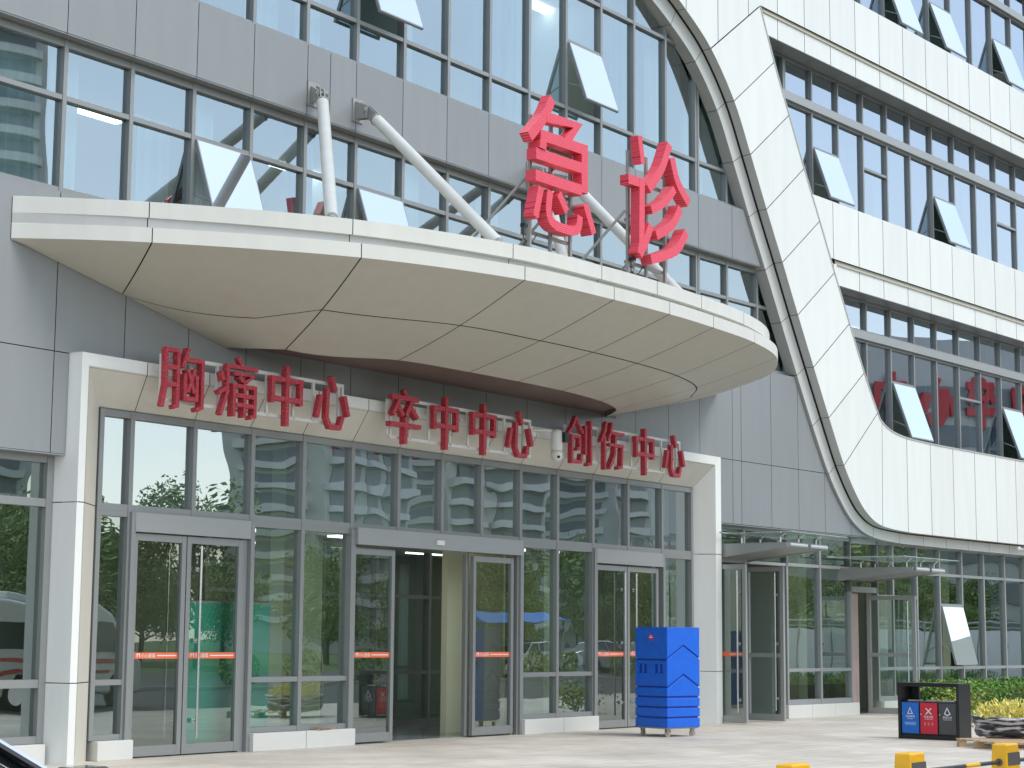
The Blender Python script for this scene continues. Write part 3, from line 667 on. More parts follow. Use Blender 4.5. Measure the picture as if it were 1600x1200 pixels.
for a in range(0, n_-1, 8):
    b = min(a+8, n_-1)
    for lo in (0, 1):
        rows = []
        for r in range(7):
            row = []
            for k in range(a, b+1):
                m_ = vm(k); v0, v1 = (0.0, m_-.004) if lo == 0 else (min(1, m_+.004), 1.)
                if lo == 1 and m_ >= 1: v0 = v1 = 1.
                v = v0+(v1-v0)*r/6; p = list(cp(k, v))
                if k in (a, b) and 0 < k < n_-1:
                    kk = k+1 if k == a else k-1; q_ = cp(kk, v); d = math.dist(p, q_) or 1; p = [p[i]+(q_[i]-p[i])*.009/d for i in range(3)]
                row.append(tuple(p))
            rows.append(row)
        sp.grid(rows)
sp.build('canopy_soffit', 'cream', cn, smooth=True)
sb = MB(FA); sb.grid([[cp(k, r/6, .02) for k in range(n_)] for r in range(7)]); sb.build('soffit_backing', 'gap', cn, smooth=True)
br_ = MB(FA); lip = [IP[k] for k in range(14, n_-15)]
br_.grid([[(p[0], p[1], 5.475) for p in lip], [(p[0], min(p[1]+.03, YW), 5.53) for p in lip], [(p[0], YW, 5.53) for p in lip]]); br_.build('brown_soffit', 'brown', cn)
# fascia: lower band, recess, upper band, deck
fa = MB(FA)
def sc(p, f, dx=0): return (p[0]+dx, YW+(p[1]-YW)*f)
UP = [sc(p, .945) for p in FP]; RC = [sc(p, .925) for p in FP]; dk = [sc(p, .90) for p in FP]
def band(mb, prof, seams, gap=.006):
    for a, b in zip(seams, seams[1:]):
        R = []
        for C_, z in prof:
            row = []
            for k in range(a, b+1):
                p = (C_[k][0], C_[k][1], z)
                if k in (a, b):
                    kk = k+1 if k == a else k-1; q_ = C_[kk]; d = hypot(q_[0]-p[0], q_[1]-p[1]) or 1; p = (p[0]+(q_[0]-p[0])*gap/d, p[1]+(q_[1]-p[1])*gap/d, z)
                row.append(p)
            R.append(row)
        mb.grid(R)
sm = list(range(0, n_, 8))
band(fa, [(FP, 6.345), (FP, 6.53), (RC, 6.535)], sm)
band(fa, [(UP, 6.665), (UP, 6.865), (dk, 6.87)], sm); band(fa, [(RC, 6.66), (UP, 6.665)], sm)
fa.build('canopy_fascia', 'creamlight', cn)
fr_ = MB(FA); band(fr_, [(RC, 6.535), (RC, 6.66)], sm); fr_.build('fascia_recess', 'edgeshade', cn)
fb = MB(FA); fb.grid([[(p[0], p[1], z) for p in [sc(q_, .97) for q_ in FP]] for z in (6.36, 6.52)]); fb.grid([[(p[0], p[1], z) for p in dk] for z in (6.54, 6.86)]); fb.build('joint_backing', 'gap', cn)
dkm = MB(FA); dkm.grid([[(p[0], p[1], 6.862) for p in dk], [(p[0], YW, 6.862) for p in dk]]); dkm.build('canopy_deck', 'gutter', cn)
# struts
def strut(a, b):
    a, b = Vector(a), Vector(b); d = (b-a).normalized(); m = MB(FA)
    m.tube([tuple(a+d*.33), tuple(b-d*.08)], .088, 18); o = m.build('canopy_strut', 'tube', cn, smooth=False)
    for p in o.data.polygons: p.use_smooth = len(p.vertices) == 4
    k = MB(FA)
    k.box(a[0]-.12, a[0]+.12, -.240, -.222, a[2]-.18, a[2]+.18)
    side = d.cross(Vector((0, 0, 1))).normalized()
    w0 = Vector((a[0], -.24, a[2]))
    for sgn in (-1, 1):
        e = side*.05*sgn
        P = [w0+e+Vector((0, 0, .14)), a+d*.12+e+Vector((0, 0, .09)), a+d*.12+e-Vector((0, 0, .09)), w0+e-Vector((0, 0, .14))]
        k.prism([tuple(p) for p in P], [tuple(p+side*.018) for p in P])
        e2 = side*.022*sgn; up = side.cross(d)
        P = [a+e2+up*.07, a+d*.36+e2+up*.085, a+d*.36+e2-up*.085, a+e2-up*.07]
        k.prism([tuple(p) for p in P], [tuple(p+side*.014*sgn) for p in P])
    k.tube([tuple(a-side*.09+d*.05), tuple(a+side*.09+d*.05)], .045, 12)
    k.tube([tuple(a+d*.32), tuple(a+d*.345)], .10, 16); k.build('strut_bracket', 'steel', cn)
    k = MB(FA); k.tube([tuple(b-d*.10), tuple(b-d*.02)], .06, 10); k.build('strut_foot', 'steel', cn)
    k = MB(FA); k.box(b[0]-.14, b[0]+.14, b[1]-.1, b[1]+.1, 6.862, 6.885); k.build('base_plate', 'steel', cn)
strut((19.74, -.40, 9.46), (17.72, -2.45, 6.90)); strut((20.74, -.40, 9.45), (20.18, -3.35, 6.90))
strut((25.25, -.50, 9.43), (22.85, -2.65, 6.90)); strut((26.0, -.50, 9.44), (24.85, -3.45, 6.90))
# ---------------------------------------------------------------- glass awnings over the wing doors
def awning(x0, x1, yout, zt, gx0, gx1):
    a = bpy.data.objects.new('glass_awning', None); COL.objects.link(a); a.parent = H
    m = MB(FA)
    for x in (x0, x1-.09):
        yb = -.05
        m.prism([(x, yb, zt), (x, yout, zt), (x, yout, zt-.09), (x, yb, zt-.30)], [(x+.09, yb, zt), (x+.09, yout, zt), (x+.09, yout, zt-.09), (x+.09, yb, zt-.30)])
    m.prism([(x0+.092, -.06, zt-.05), (x0+.092, yout, zt-.05), (x0+.092, yout, zt-.085), (x0+.092, -.06, zt-.27)], [(x1-.092, -.06, zt-.05), (x1-.092, yout, zt-.05), (x1-.092, yout, zt-.085), (x1-.092, -.06, zt-.27)])
    m.build('steel_arm', 'frame2', a)
    t = MB(FA); t.tube([(x0+.02, yout-.03, zt-.045), ((x0+x1)/2-.06, yout-.03, zt-.045)], .052, 12); t.tube([((x0+x1)/2+.06, yout-.03, zt-.045), (x1, yout-.03, zt-.045)], .052, 12); t.build('front_tube', 'stainless', a)
    for x in (x0+.05, (x0+x1)/2, x1-.05):
        for y in (yout+.15, -.8):
            f = MB(FA)
            f.tube([(x, y, zt-.02), (x, y, zt+.12)], .018, 8)
            for dx in (-.1, .1): f.tube([(x, y, zt+.1), (x+dx, y-.06, zt+.185)], .012, 6)
            f.build('spider_fitting', 'stainless', a)
    g_ = MB(FA); g_.box(gx0, gx1, yout-.12, -.52, zt+.19, zt+.204); g_.build('glass_sheet', 'glassa', a)
    e = MB(FA); e.box(gx0-.30, gx1+.02, -.545, -.521, zt+.185, zt+.21); e.build('sheet_edge', 'steel', a)
awning(31.42, 32.98, -1.78, 3.40, 31.40, 33.75)
awning(36.6, 38.1, -2.0, 3.12, 35.9, 38.75)
# ---------------------------------------------------------------- big red letters on the canopy
JI = [[(21.053, 9.151), (20.858, 8.836), (20.513, 8.48)], [(20.917, 8.85), (21.702, 8.903), (21.418, 8.614)], [(20.763, 8.56), (21.869, 8.584), (21.872, 7.943)], [(20.65, 8.27), (21.79, 8.297)], [(20.634, 7.957), (21.79, 7.966)], [(20.77, 7.806), (20.64, 7.36)], [(20.99, 7.80), (20.955, 7.48), (21.13, 7.33), (21.64, 7.35), (21.74, 7.58)], [(21.20, 7.80), (21.40, 7.58)], [(21.87, 7.777), (22.09, 7.38)], [(20.80, 8.50), (20.79, 8.36)]]
ZHEN = [[(23.377, 9.141), (23.467, 8.723)], [(23.052, 8.401), (23.49, 8.415)], [(23.434, 8.46), (23.418, 7.462), (23.36, 7.30)], [(23.36, 7.30), (23.52, 7.50), (23.68, 7.80)], [(24.23, 9.193), (23.99, 8.747), (23.617, 8.355)], [(24.3, 8.991), (24.466, 8.642), (24.804, 8.363)], [(24.368, 8.507), (24.081, 8.247), (23.684, 8.044)], [(24.535, 8.234), (24.292, 7.933), (23.821, 7.671)], [(24.701, 7.882), (24.385, 7.532), (23.658, 7.27)]]
def bigletter(strokes, cx, label, posts, w, foot):
    t = thing('red_letter_sign', label, 'sign', (cx, -3.5, 6.87), 0, 'big red letters standing on the canopy')
    m = MB(lambda s, o, z: (s-cx, o+3.5, z-6.87))
    for k, s in enumerate(strokes):
        c = crom(s, 5) if len(s) > 2 and (hypot(s[0][0]-s[1][0], s[0][1]-s[1][1]) < .75 and s[1][1] < s[0][1]-.05 and abs(s[2][0]-s[1][0]) > .06 and s[1][0] != 21.869 and not (s[0][0] == 20.917)) else s
        m.ribbon(c, w*(.80 if len(s) == 2 and abs(s[0][1]-s[1][1]) > .15 else .86 if k == 6 else 1.), -3.60-.003*k, -3.45+.002*k)
    o = m.build('letter_body', 'red', t)
    f = MB(lambda s, o, z: (s-cx, o+3.5, z-6.87)); z1 = max(p[1] for s in strokes for p in s)-.25
    for x in posts: f.box(x-.022, x+.022, -3.40, -3.355, 6.87, z1)
    for z in (7.2, 7.85, 8.5): f.box(posts[0], posts[-1], -3.352, -3.31, z, z+.045)
    for x in posts[:1]+posts[-1:]: f.tube([(x-.05, -3.36, 8.0), (x-.55, -2.55, 6.88)], .022, 8)
    for x in posts: f.box(x-.06, x+.06, -3.44, -3.32, 6.871, 6.885)
    f.tube([(posts[0], -3.38, 7.9), (posts[-1], -3.33, 8.45)], .016, 6)
    f.build('support_frame', 'steel', t)
    c = MB(lambda s, o, z: (s-cx, o+3.5, z-6.87)); c.box(foot-.06, foot+.02, -3.5, -3.42, 7.22, 7.27); c.tube([(foot, -3.42, 7.25), (foot+.1, -3.36, 7.1), (foot+.3, -3.34, 7.05), (foot+.42, -3.36, 7.2)], .008, 6); c.build('wiring_box', 'black', t)
bigletter(JI, 21.3, 'tall red 急 character on a steel frame, the one nearer the big struts of the canopy', (20.82, 21.33, 21.83), .158, 20.6)
bigletter(ZHEN, 23.9, 'tall red 诊 character on a steel frame, beside the red 急 on the canopy', (23.38, 23.9, 24.45), .148, 23.4)
# ---------------------------------------------------------------- three small signs
GL = {
 '中': [[(.12, .80), (.12, .36)], [(.06, .78), (.94, .78)], [(.88, .77), (.88, .36)], [(.12, .44), (.88, .44)], [(.5, 1.02), (.5, -.02)]],
 '心': [[(.18, .62), (.07, .22)], [(.36, .76), (.34, .24), (.44, .08), (.72, .08), (.80, .28)], [(.46, .98), (.58, .72)], [(.84, .66), (.96, .30)]],
 '胸': [[(.08, .98), (.09, .40), (.01, .02)], [(.06, .96), (.38, .96)], [(.36, .95), (.36, .06), (.26, .03)], [(.1, .68), (.34, .68)], [(.1, .40), (.34, .40)], [(.60, 1.02), (.46, .70)], [(.52, .84), (.94, .84), (.94, .08), (.80, .03)], [(.52, .60), (.52, .20), (.80, .20), (.80, .60)], [(.58, .68), (.74, .30)], [(.74, .68), (.58, .30)]],
 '痛': [[(.50, 1.02), (.58, .90)], [(.20, .86), (1.0, .86)], [(.22, .85), (.22, .42), (.06, .02)], [(.06, .74), (.13, .60)], [(.0, .38), (.2, .48)], [(.38, .74), (.88, .74), (.68, .62)], [(.50, .70), (.66, .60)], [(.38, .02), (.38, .54), (.92, .54), (.92, .06), (.80, .03)], [(.65, .58), (.65, .02)], [(.42, .38), (.90, .38)], [(.42, .22), (.90, .22)]],
 '卒': [[(.47, 1.02), (.54, .88)], [(.06, .86), (.94, .86)], [(.32, .83), (.10, .52)], [(.28, .68), (.44, .52)], [(.72, .83), (.52, .52)], [(.68, .70), (.90, .50)], [(.0, .34), (1.0, .34)], [(.5, .50), (.5, -.02)]],
 '创': [[(.34, 1.02), (.20, .80), (.0, .62)], [(.34, .98), (.62, .68)], [(.16, .02), (.16, .60), (.48, .60), (.48, .36), (.36, .33)], [(.18, .06), (.52, .07), (.56, .24)], [(.72, .86), (.72, .24)], [(.94, .98), (.94, .06), (.80, .03)]],
 '伤': [[(.24, 1.02), (.15, .78), (.0, .58)], [(.16, .70), (.16, -.02)], [(.48, 1.02), (.42, .82), (.30, .62)], [(.42, .80), (1.0, .80)], [(.34, .54), (.92, .54), (.88, .08), (.72, .05)], [(.62, .76), (.58, .34), (.34, .02)]]}
def smallsign(chars, xs, zc, w, h, fr, label):
    t = thing('letter_sign', label, 'sign', (fr[0], -.55, fr[2]), 0, 'dark red lettering along the portal head')
    off = (fr[0], -.55, fr[2]); F_ = lambda s, o, z: (s-off[0], o-off[1], z-off[2])
    for c, x in zip(chars, xs):
        m = MB(F_)
        for k, s in enumerate(GL[c]): m.ribbon([(x+(p[0]-.5)*w, zc+(p[1]-.5)*h) for p in s], .067 if c in '中心卒' else .054, -.69-.0025*k, -.61+.0015*k)
        m.build('character', 'red2', t)
    b = MB(F_); x0, x1, z0, z1 = fr
    b.box(x0, x1, -.565, -.525, z0, z0+.045); b.box(x0, x1, -.565, -.525, z1-.045, z1)
    for x in [x0, x1-.04]: b.box(x, x+.04, -.5645, -.526, z0+.045, z1-.045)
    for x in xs:
        for d in (-w*.36, w*.36): b.box(x+d-.02, x+d+.02, -.562, -.528, z0+.045, z1-.045); b.box(x+d-.015, x+d+.015, -.598, -.566, z0+.02, z0+.04)
    for x in (x0+.3, (x0+x1)/2, x1-.3): b.box(x-.02, x+.02, -.524, -.421, 4.93, 4.97)
    b.build('mounting_frame', 'bracketw', t)
smallsign('胸痛中心', (16.89, 17.895, 18.85, 19.80), 4.86, .74, .80, (16.60, 20.17, 4.56, 5.18), 'red four character sign 胸痛中心 on a white frame at the narrow end of the portal head')
smallsign('卒中中心', (21.43, 22.42, 23.40, 24.37), 4.83, .72, .78, (21.22, 24.84, 4.50, 5.13), 'red four character sign 卒中中心 on a white frame beside the dome camera')
smallsign('创伤中心', (26.11, 27.12, 28.18, 29.20), 4.88, .72, .80, (25.96, 29.6, 4.56, 5.20), 'red four character sign 创伤中心 on a white frame above the closed double door')
# ---------------------------------------------------------------- cameras
c = thing('security_camera', 'white dome security camera hanging from the portal head between two red signs', 'camera', (25.2, -.42, 5.0))
m = MB(); m.box(-.20, .06, -.03, .0, -.06, .04); m.tube([(-.12, -.03, .0), (-.02, -.15, .0), (.14, -.30, -.02)], .03, 8); m.build('wall_bracket', 'whitep', c)
m = MB(); m.lathe([(.0, .02), (.085, .0), (.10, -.06), (.10, -.30), (.09, -.34), (0, -.34)], (.15, -.30), 20); m.build('camera_housing', 'whitep', c, smooth=True)
m = MB(); m.box(.17, .29, -.46, -.34, -.20, -.04); m.build('camera_lamp', 'black', c)
m = MB(); m.lathe([(.0, -.34), (.085, -.34), (.10, -.40), (.085, -.47), (.05, -.51), (0, -.52)], (.15, -.30), 20); m.build('camera_dome', 'whitep', c, smooth=True)
m = MB(); m.tube([(.10, -.37, -.45), (.09, -.395, -.455)], .022, 12); m.build('lens', 'black', c)
x, y, _ = FB(13.6, -.50, 0)
c = thing('security_camera', 'white bullet security camera under the white ribbon of the wing', 'camera', (x, y, 3.86))
m = MB(); m.box(-.12, .02, .0, .06, -.03, .05); m.tube([(-.05, 0, .0), (0, -.12, -.04)], .02, 8); m.build('wall_bracket', 'whitep', c)
m = MB(); m.tube([(-.14, -.22, -.02), (.20, -.06, .03)], .052, 14); m.build('camera_housing', 'whitep', c)
m = MB(); m.tube([(-.155, -.227, -.022), (-.141, -.2205, -.0205)], .035, 12); m.build('lens', 'black', c)
# ---------------------------------------------------------------- blue cart
def cart():
    t = thing('storage_cart', 'tall blue moulded plastic cart with chevron grooves standing on four casters', 'cart', (26.25, -2.3, 0), radians(-14))
    W = .75; Z0, Z1 = .15, 1.75
    m = MB(); m.box(.022, W-.022, .022, W-.022, Z0, Z1-.012); m.build('cart_core', 'bluedk', t)
    def panels(Fp, bands, name):
        p = MB(Fp)
        for P in bands: p.prism([(u, .0, z) for u, z in P], [(u, .03, z) for u, z in P])
        o = p.build(name, 'blue', t); bevel(o, .008, 2)
    g_ = .014
    def flat(za, zb, u0=0., u1=W): return [(u0, za), (u1, za), (u1, zb), (u0, zb)]
    zs = [Z0, .31, .475, .64]
    bands = [flat(Z0, .31-g_), flat(.31+g_, .475-g_), flat(.475+g_, .64-g_)]
    bx = W*.5
    bands.append([(0, .64+g_), (W, .64+g_), (W, .79-g_), (bx, 1.0-g_), (0, .79-g_)])
    bands.append([(0, .79+g_), (bx, 1.0+g_), (W, .79+g_), (W, 1.26-g_), (bx, 1.47-g_), (0, 1.26-g_)])
    bands.append([(0, 1.26+g_), (bx, 1.47+g_), (W, 1.26+g_), (W, Z1), (0, Z1)])
    panels(lambda u, o, z: (u, o, z), bands, 'chevron_panel')
    panels(lambda u, o, z: (W-u, W-o, z), bands, 'chevron_panel')
    side = [flat(Z0, .31-g_), flat(.31+g_, .475-g_), flat(.475+g_, .64-g_), flat(.64+g_, .80-g_)]
    zb0, zb1 = .80+g_, 1.24-g_; c0, c1 = 1.02, 1.17
    side += [flat(zb0, c0), flat(c1, zb1)]
    us = [0.031, .09, .16, .20, .27, .46, .53, .57, .64, W-.031]
    sd = side + [flat(c0, c1, us[k], us[k+1]) for k in range(0, len(us)-1, 2)]
    sd.append(flat(1.24+g_, Z1)); sd = [[(min(max(u, .031), W-.031), z) for u, z in P] for P in sd]
    panels(lambda u, o, z: (o, W-u, z), sd, 'side_panel'); panels(lambda u, o, z: (W-o, u, z), sd, 'side_panel')
    m = MB(); m.box(.0, W, .0, W, Z1+.001, Z1+.018); bevel(m.build('cart_lid', 'blue', t), .006)
    m = MB(lambda u, o, z: (o, W-u, z)); n = 20
    m.prism([(.38+.052*cos(2*pi*k/n), -.004, 1.60+.052*sin(2*pi*k/n)) for k in range(n)], [(.38+.052*cos(2*pi*k/n), -.001, 1.60+.052*sin(2*pi*k/n)) for k in range(n)]); m.build('round_sticker', 'binred', t)
    m = MB(lambda u, o, z: (o, W-u, z)); m.box(.345, .415, -.007, -.0045, 1.592, 1.612); m.box(.36, .40, -.007, -.0045, 1.62, 1.63); m.build('sticker_print', 'txt', t)
    m = MB(); m.box(.02, W-.02, .02, W-.02, .128, .149); m.build('base_frame', 'steel', t)
    for cx, cy in ((.09, .09), (W-.09, .09), (.09, W-.09), (W-.09, W-.09)):
        a = random.uniform(-.6, .6)
        m = MB(); ca, sa = cos(a), sin(a)
        def R(x_, y_): return (cx+x_*ca-y_*sa, cy+x_*sa+y_*ca)
        p0, p1 = R(0, -.016), R(0, .016); m.tube([(*p0, .05), (*p1, .05)], .05, 20); w_ = m.build('caster_wheel', 'rubber', t)
        m = MB()
        for s in (-.026, .026):
            P = [(-.03, s, .125), (.03, s, .125), (.016, s, .035), (-.016, s, .035)]
            A_ = [(*R(p[0], p[1]), p[2]) for p in P]; B_ = [(*R(p[0], p[1]+.005), p[2]) for p in P]; m.prism(A_, B_)
        m.tube([(*R(0, -.034), .05), (*R(0, .034), .05)], .012, 8); m.box(cx-.035, cx+.035, cy-.035, cy+.035, .119, .1275)
        m.build('caster_fork', 'steel', t)
cart()
# ---------------------------------------------------------------- sorting bins: front faces -x, runs along -y
def bins():
    t = thing('waste_station', 'black framed litter station with blue, red and charcoal sorting bins', 'bin', (28.7, -5.2, 0), radians(-5))
    W, D, Hh = 1.10, .40, .89
    F_ = lambda u, o, z: (o, -u, z)     # u along the front, o depth
    m = MB(F_); m.box(0, .05, 0, D, 0, Hh); m.box(W-.05, W, 0, D, 0, Hh); m.box(.05, W-.05, .002, D-.002, Hh-.05, Hh-.001); m.box(.051, W-.051, .01, D-.01, .0, .07)
    m.box(.05, .20, D-.05, D-.01, .07, Hh-.05) ; m.box(-.0, W, .0, D, Hh, Hh+.012)
    bevel(m.build('station_frame', 'black', t), .004)
    cells = [('blue_bin', 'binblue', '可回收物', 'Recyclable', 0), ('red_bin', 'binred', '有害垃圾', 'Harmful Waste', 1), ('charcoal_bin', 'bingrey', '其他垃圾', 'Residual Waste', 2)]
    w = (W-.10)/3
    for nme, mm, zh_, en, k in cells:
        u0 = .05+k*w; m = MB(F_); m.box(u0+.004, u0+w-.004, .035, D-.04, .072, .60); b = m.build('bin_body', 'black', t)
        m = MB(F_); m.box(u0+.014, u0+w-.014, .012, .034, .09, .585); d = m.build('bin_door', mm, t); bevel(d, .004)
        tag(d, {'blue_bin': 'blue bin door with triangle symbol', 'red_bin': 'red bin door with cross symbol', 'charcoal_bin': 'charcoal bin door with triangle symbol'}[nme])
        uc = u0+w/2; zc_ = .45; s = MB(F_)
        if k == 0: s.ribbon([(uc-.042, zc_-.045), (uc, zc_+.05), (uc+.042, zc_-.045), (uc-.046, zc_-.045)], .014, .008, .0115)
        elif k == 1: s.ribbon([(uc-.05, zc_+.05), (uc+.05, zc_-.05)], .016, .008, .0115); s.ribbon([(uc-.05, zc_-.05), (uc+.05, zc_+.05)], .016, .007, .0115)
        else: s.ribbon([(uc-.05, zc_-.035), (uc, zc_+.06), (uc+.05, zc_-.035), (uc, zc_-.055), (uc-.05, zc_-.035)], .016, .008, .0115)
        s.build('bin_symbol', 'txt', t)
        # lettering faces -x: text plane x->-y
        R = (pi/2, 0, -pi/2)
        textmesh(zh_, .042, 'txt', 'bin_lettering', t, (.0100, -uc, .345), R, .001, 1., 'CENTER')
        textmesh(en, .024, 'txt', 'bin_lettering', t, (.0100, -uc, .318), R, .001, 1., 'CENTER')
        if k < 2:
            g_ = MB(F_)
            for q_ in (range(6) if k == 0 else range(3)):
                uu = uc-.10+.2*(q_+.5)/(6 if k == 0 else 3)
                g_.ribbon([(uu-.012, .275), (uu-.012, .235), (uu+.012, .235), (uu+.012, .275)], .006, .009, .0115); g_.ribbon([(uu, .262), (uu, .215)], .006, .0085, .0115)
            g_.build('bin_pictogram', 'txtblue' if k == 0 else 'txtpink', t)
        kb = MB(F_); kb.tube([(u0+.035, .0, .40), (u0+.035, .012, .40)], .010, 8); kb.build('bin_lock', 'chrome', t)
        lm = MB(F_); lm.box(u0+.08, u0+w-.08, .10, .30, .601, .625); lm.build('bin_lid', 'stainless', t)
bins()
# ---------------------------------------------------------------- foliage helpers
def leafcloud(mb, n, fn, size, up=.3):
    for _ in range(n):
        p = fn(); s = size*random.uniform(.6, 1.4)
        a = Vector((random.gauss(0, 1), random.gauss(0, 1), random.gauss(0, 1)+up)).normalized(); b = a.cross(Vector((random.gauss(0, 1), random.gauss(0, 1), random.gauss(0, 1)))).normalized(); c_ = a.cross(b)
        P = Vector(p); mb.face([tuple(P-b*s*.5), tuple(P+c_*s*.28), tuple(P+b*s*.6), tuple(P-c_*s*.28)])
# hedge
h = MB(FA); hx0, hx1, hy0, hy1 = 0, 13, 0, 1.3
def hp():
    u = random.random(); x_ = random.uniform(hx0, hx1); top_ = .70+.05*sin(x_*3.1)+.04*sin(x_*7.7+1)
    if u < .5: return (x_, random.uniform(hy0, hy1), top_+random.uniform(-.12, .06))
    if u < .93: return (x_, hy0+random.uniform(-.05, .12), random.uniform(.08, top_))
    return (random.uniform(-.05, .15), random.uniform(hy0, hy1), random.uniform(.08, top_))
leafcloud(h, 17000, hp, .062)
hd = thing('hedge', 'long clipped green hedge in front of the wing glazing behind the bins', 'hedge', (35.8, -3.55, 0), radians(-3))
h.build('hedge_foliage', 'hedge', hd)
h = MB(); h.box(.12, 12.9, .12, 1.18, .0, .58); h.build('hedge_core', 'trunk', hd)
h = MB(); h.box(-.15, 13.1, -.15, -.02, 0, .14); h.build('planting_kerb', 'kerb', hd)
# lime shrub in front of the hedge
ls = thing('lime_shrub', 'small lime green shrub seen through the top of the bin frame', 'shrub', (33.4, -4.3, 0))
h = MB(); leafcloud(h, 900, lambda: (random.gauss(0, .28), random.gauss(0, .22), abs(random.gauss(.38, .16))), .07); h.build('shrub_foliage', 'gyl', ls)
h = MB()
for k in range(6): h.tube([(0, 0, 0), (.12*cos(k), .12*sin(k), .3)], .008, 5)
h.build('shrub_stem', 'trunk', ls)
# pallet
pt = thing('wooden_pallet', 'low wooden pallet under the wrapped planter', 'pallet', (27.1, -6.85, 0), radians(-38))
def slab(mb, *a): mb.box(*a)
m = MB()
for k in range(6): m.box(.0, 1.5, -.02-k*.2-.12, -.02-k*.2, .105, .125)
m.build('deck_board', 'wood', pt)
m = MB()
for y_ in (-.12, -.62, -1.13): m.box(0.002, 1.498, y_, y_+.08, .085, .1045); [m.box(x_, x_+.12, y_, y_+.08, .018, .0845) for x_ in (.004, .69, 1.375)]; m.box(.003, 1.497, y_, y_+.08, .0, .0175)
m.build('pallet_block', 'wood', pt)
# planter
pn = thing('round_planter', 'low round planter wrapped in black and silver plastic film on a pallet', 'planter', (28.0, -7.42, .126))
m = MB(); prof = [(.50, 0), (.56, .03), (.585, .10), (.56, .16), (.60, .22), (.625, .29), (.61, .31), (.57, .30), (.55, .26)]
random.seed(3); N_ = 60; rows = []
for r_, z_ in prof: rows.append([((r_+random.uniform(-.008, .008))*cos(2*pi*t/N_), (r_+random.uniform(-.008, .008))*sin(2*pi*t/N_), z_+.008*sin(t*.9)) for t in range(N_)])
for r in rows: r.append(r[0])
m.grid(rows); m.build('wrapped_pot', 'wrap', pn, smooth=True)
m = MB(); m.lathe([(0.001, .26), (.56, .26)], n=30); m.build('soil', 'trunk', pn)
yp = thing('yellow_plant', 'yellow variegated leafy plants growing in the wrapped planter', 'plant', (28.0, -7.42, .386))
m = MB()
for k in range(80):
    a = random.uniform(0, 2*pi); r_ = .54*math.sqrt(random.random()); bx, by = r_*cos(a), r_*sin(a); hh = random.uniform(.10, .30)
    for q_ in range(16):
        t = random.random(); dx, dy = random.gauss(0, .04), random.gauss(0, .04)
        P = Vector((bx+dx, by+dy, hh*t)); d = Vector((random.gauss(0, .6), random.gauss(0, .6), random.uniform(.2, 1.2))).normalized(); s_ = random.uniform(.05, .10); sd = d.cross(Vector((random.random(), random.random(), 0.1))).normalized()
        m.face([tuple(P), tuple(P+d*s_*.5+sd*s_*.16), tuple(P+d*s_), tuple(P+d*s_*.5-sd*s_*.16)])
m.build('plant_leaves', 'ylf', yp)
# ---------------------------------------------------------------- yellow posts with pipes
def post(loc, lab, first):
    t = thing('yellow_bollard', lab, 'bollard', (loc[0], loc[1], 0), radians(0), 'yellow bollards along the road edge')
    m = MB(); wx, wy = .15, .075
    P = lambda s, z: [(-wx*s, -wy*s, z), (wx*s, -wy*s, z), (wx*s, wy*s, z), (-wx*s, wy*s, z)]
    m.prism(P(1.25, 0), P(1., .6)); bevel(m.build('bollard_body', 'yellow', t), .018, 3)
    b = MB()
    def rg(z0, z1):
        s0 = 1.25-.25*z0/.6; s1 = 1.25-.25*z1/.6; e = .003
        b.prism([(-wx*s0-e+.02, -wy*s0-e, z0), (wx*s0+e, -wy*s0-e, z0), (wx*s0+e, -wy*s0, z0), (-wx*s0+.02, -wy*s0, z0)], [(-wx*s1-e+.02, -wy*s1-e, z1), (wx*s1+e, -wy*s1-e, z1), (wx*s1+e, -wy*s1, z1), (-wx*s1+.02, -wy*s1, z1)])
    rg(.40, .52); rg(.16, .28); b.build('reflective_band', 'bandk', t)
    for sg_ in (-1, 1): c = MB(); c.tube([(sg_*wx*1.14, 0, .43), (sg_*wx*1.02, 0, .43)], .036, 12); c.build('pipe_collar', 'bandk', t)
    return t
PX = [(11.4, -11.23), (13.38, -11.28), (15.42, -11.35), (17.45, -11.42), (19.5, -11.48)]
labs = ['yellow bollard beyond the frame at the road edge', 'yellow bollard with only its flat top above the picture edge', 'yellow bollard between two others, top and one dark band showing', 'tallest showing yellow bollard in front of the planter pallet', 'yellow bollard past the end of the row of three']
for p, l in list(zip(PX, labs))[1:4]: post(p, l, True)
for k in (1, 2, 3):
    a, b = PX[k], PX[k+1]
    t = thing('barrier_pipe', ['dark steel pipe at the low end of the bollard row, below the blue cart', 'dark steel pipe with a yellow band linking two yellow bollards', 'dark steel pipe leaving the bollard in front of the pallet towards the picture edge'][k-1], 'pipe', (a[0], a[1], .43), 0, 'dark pipes linking the yellow bollards')
    m = MB(); dx, dy = b[0]-a[0], b[1]-a[1]; e = .172/dx
    m.tube([(dx*e, dy*e, 0), (dx*(1-e), dy*(1-e), 0)], .019, 10); m.build('pipe_bar', 'pipe', t)
    m = MB(); m.tube([(dx*.55, dy*.55, 0), (dx*.70, dy*.70, 0)], .0205, 10); m.build('yellow_band', 'ylf' if False else 'yellow', t)
# cardboard piece on the plinth
m = MB(); m.box(0, .42, 0, .12, 0, .02); m.box(.05, .3, -.02, .1, .021, .032); tag(m.build('cardboard_scrap', 'board', None, False, (20.2, -.17, .247), .05), 'flat scrap of brown cardboard lying on the white plinth', 'cardboard')
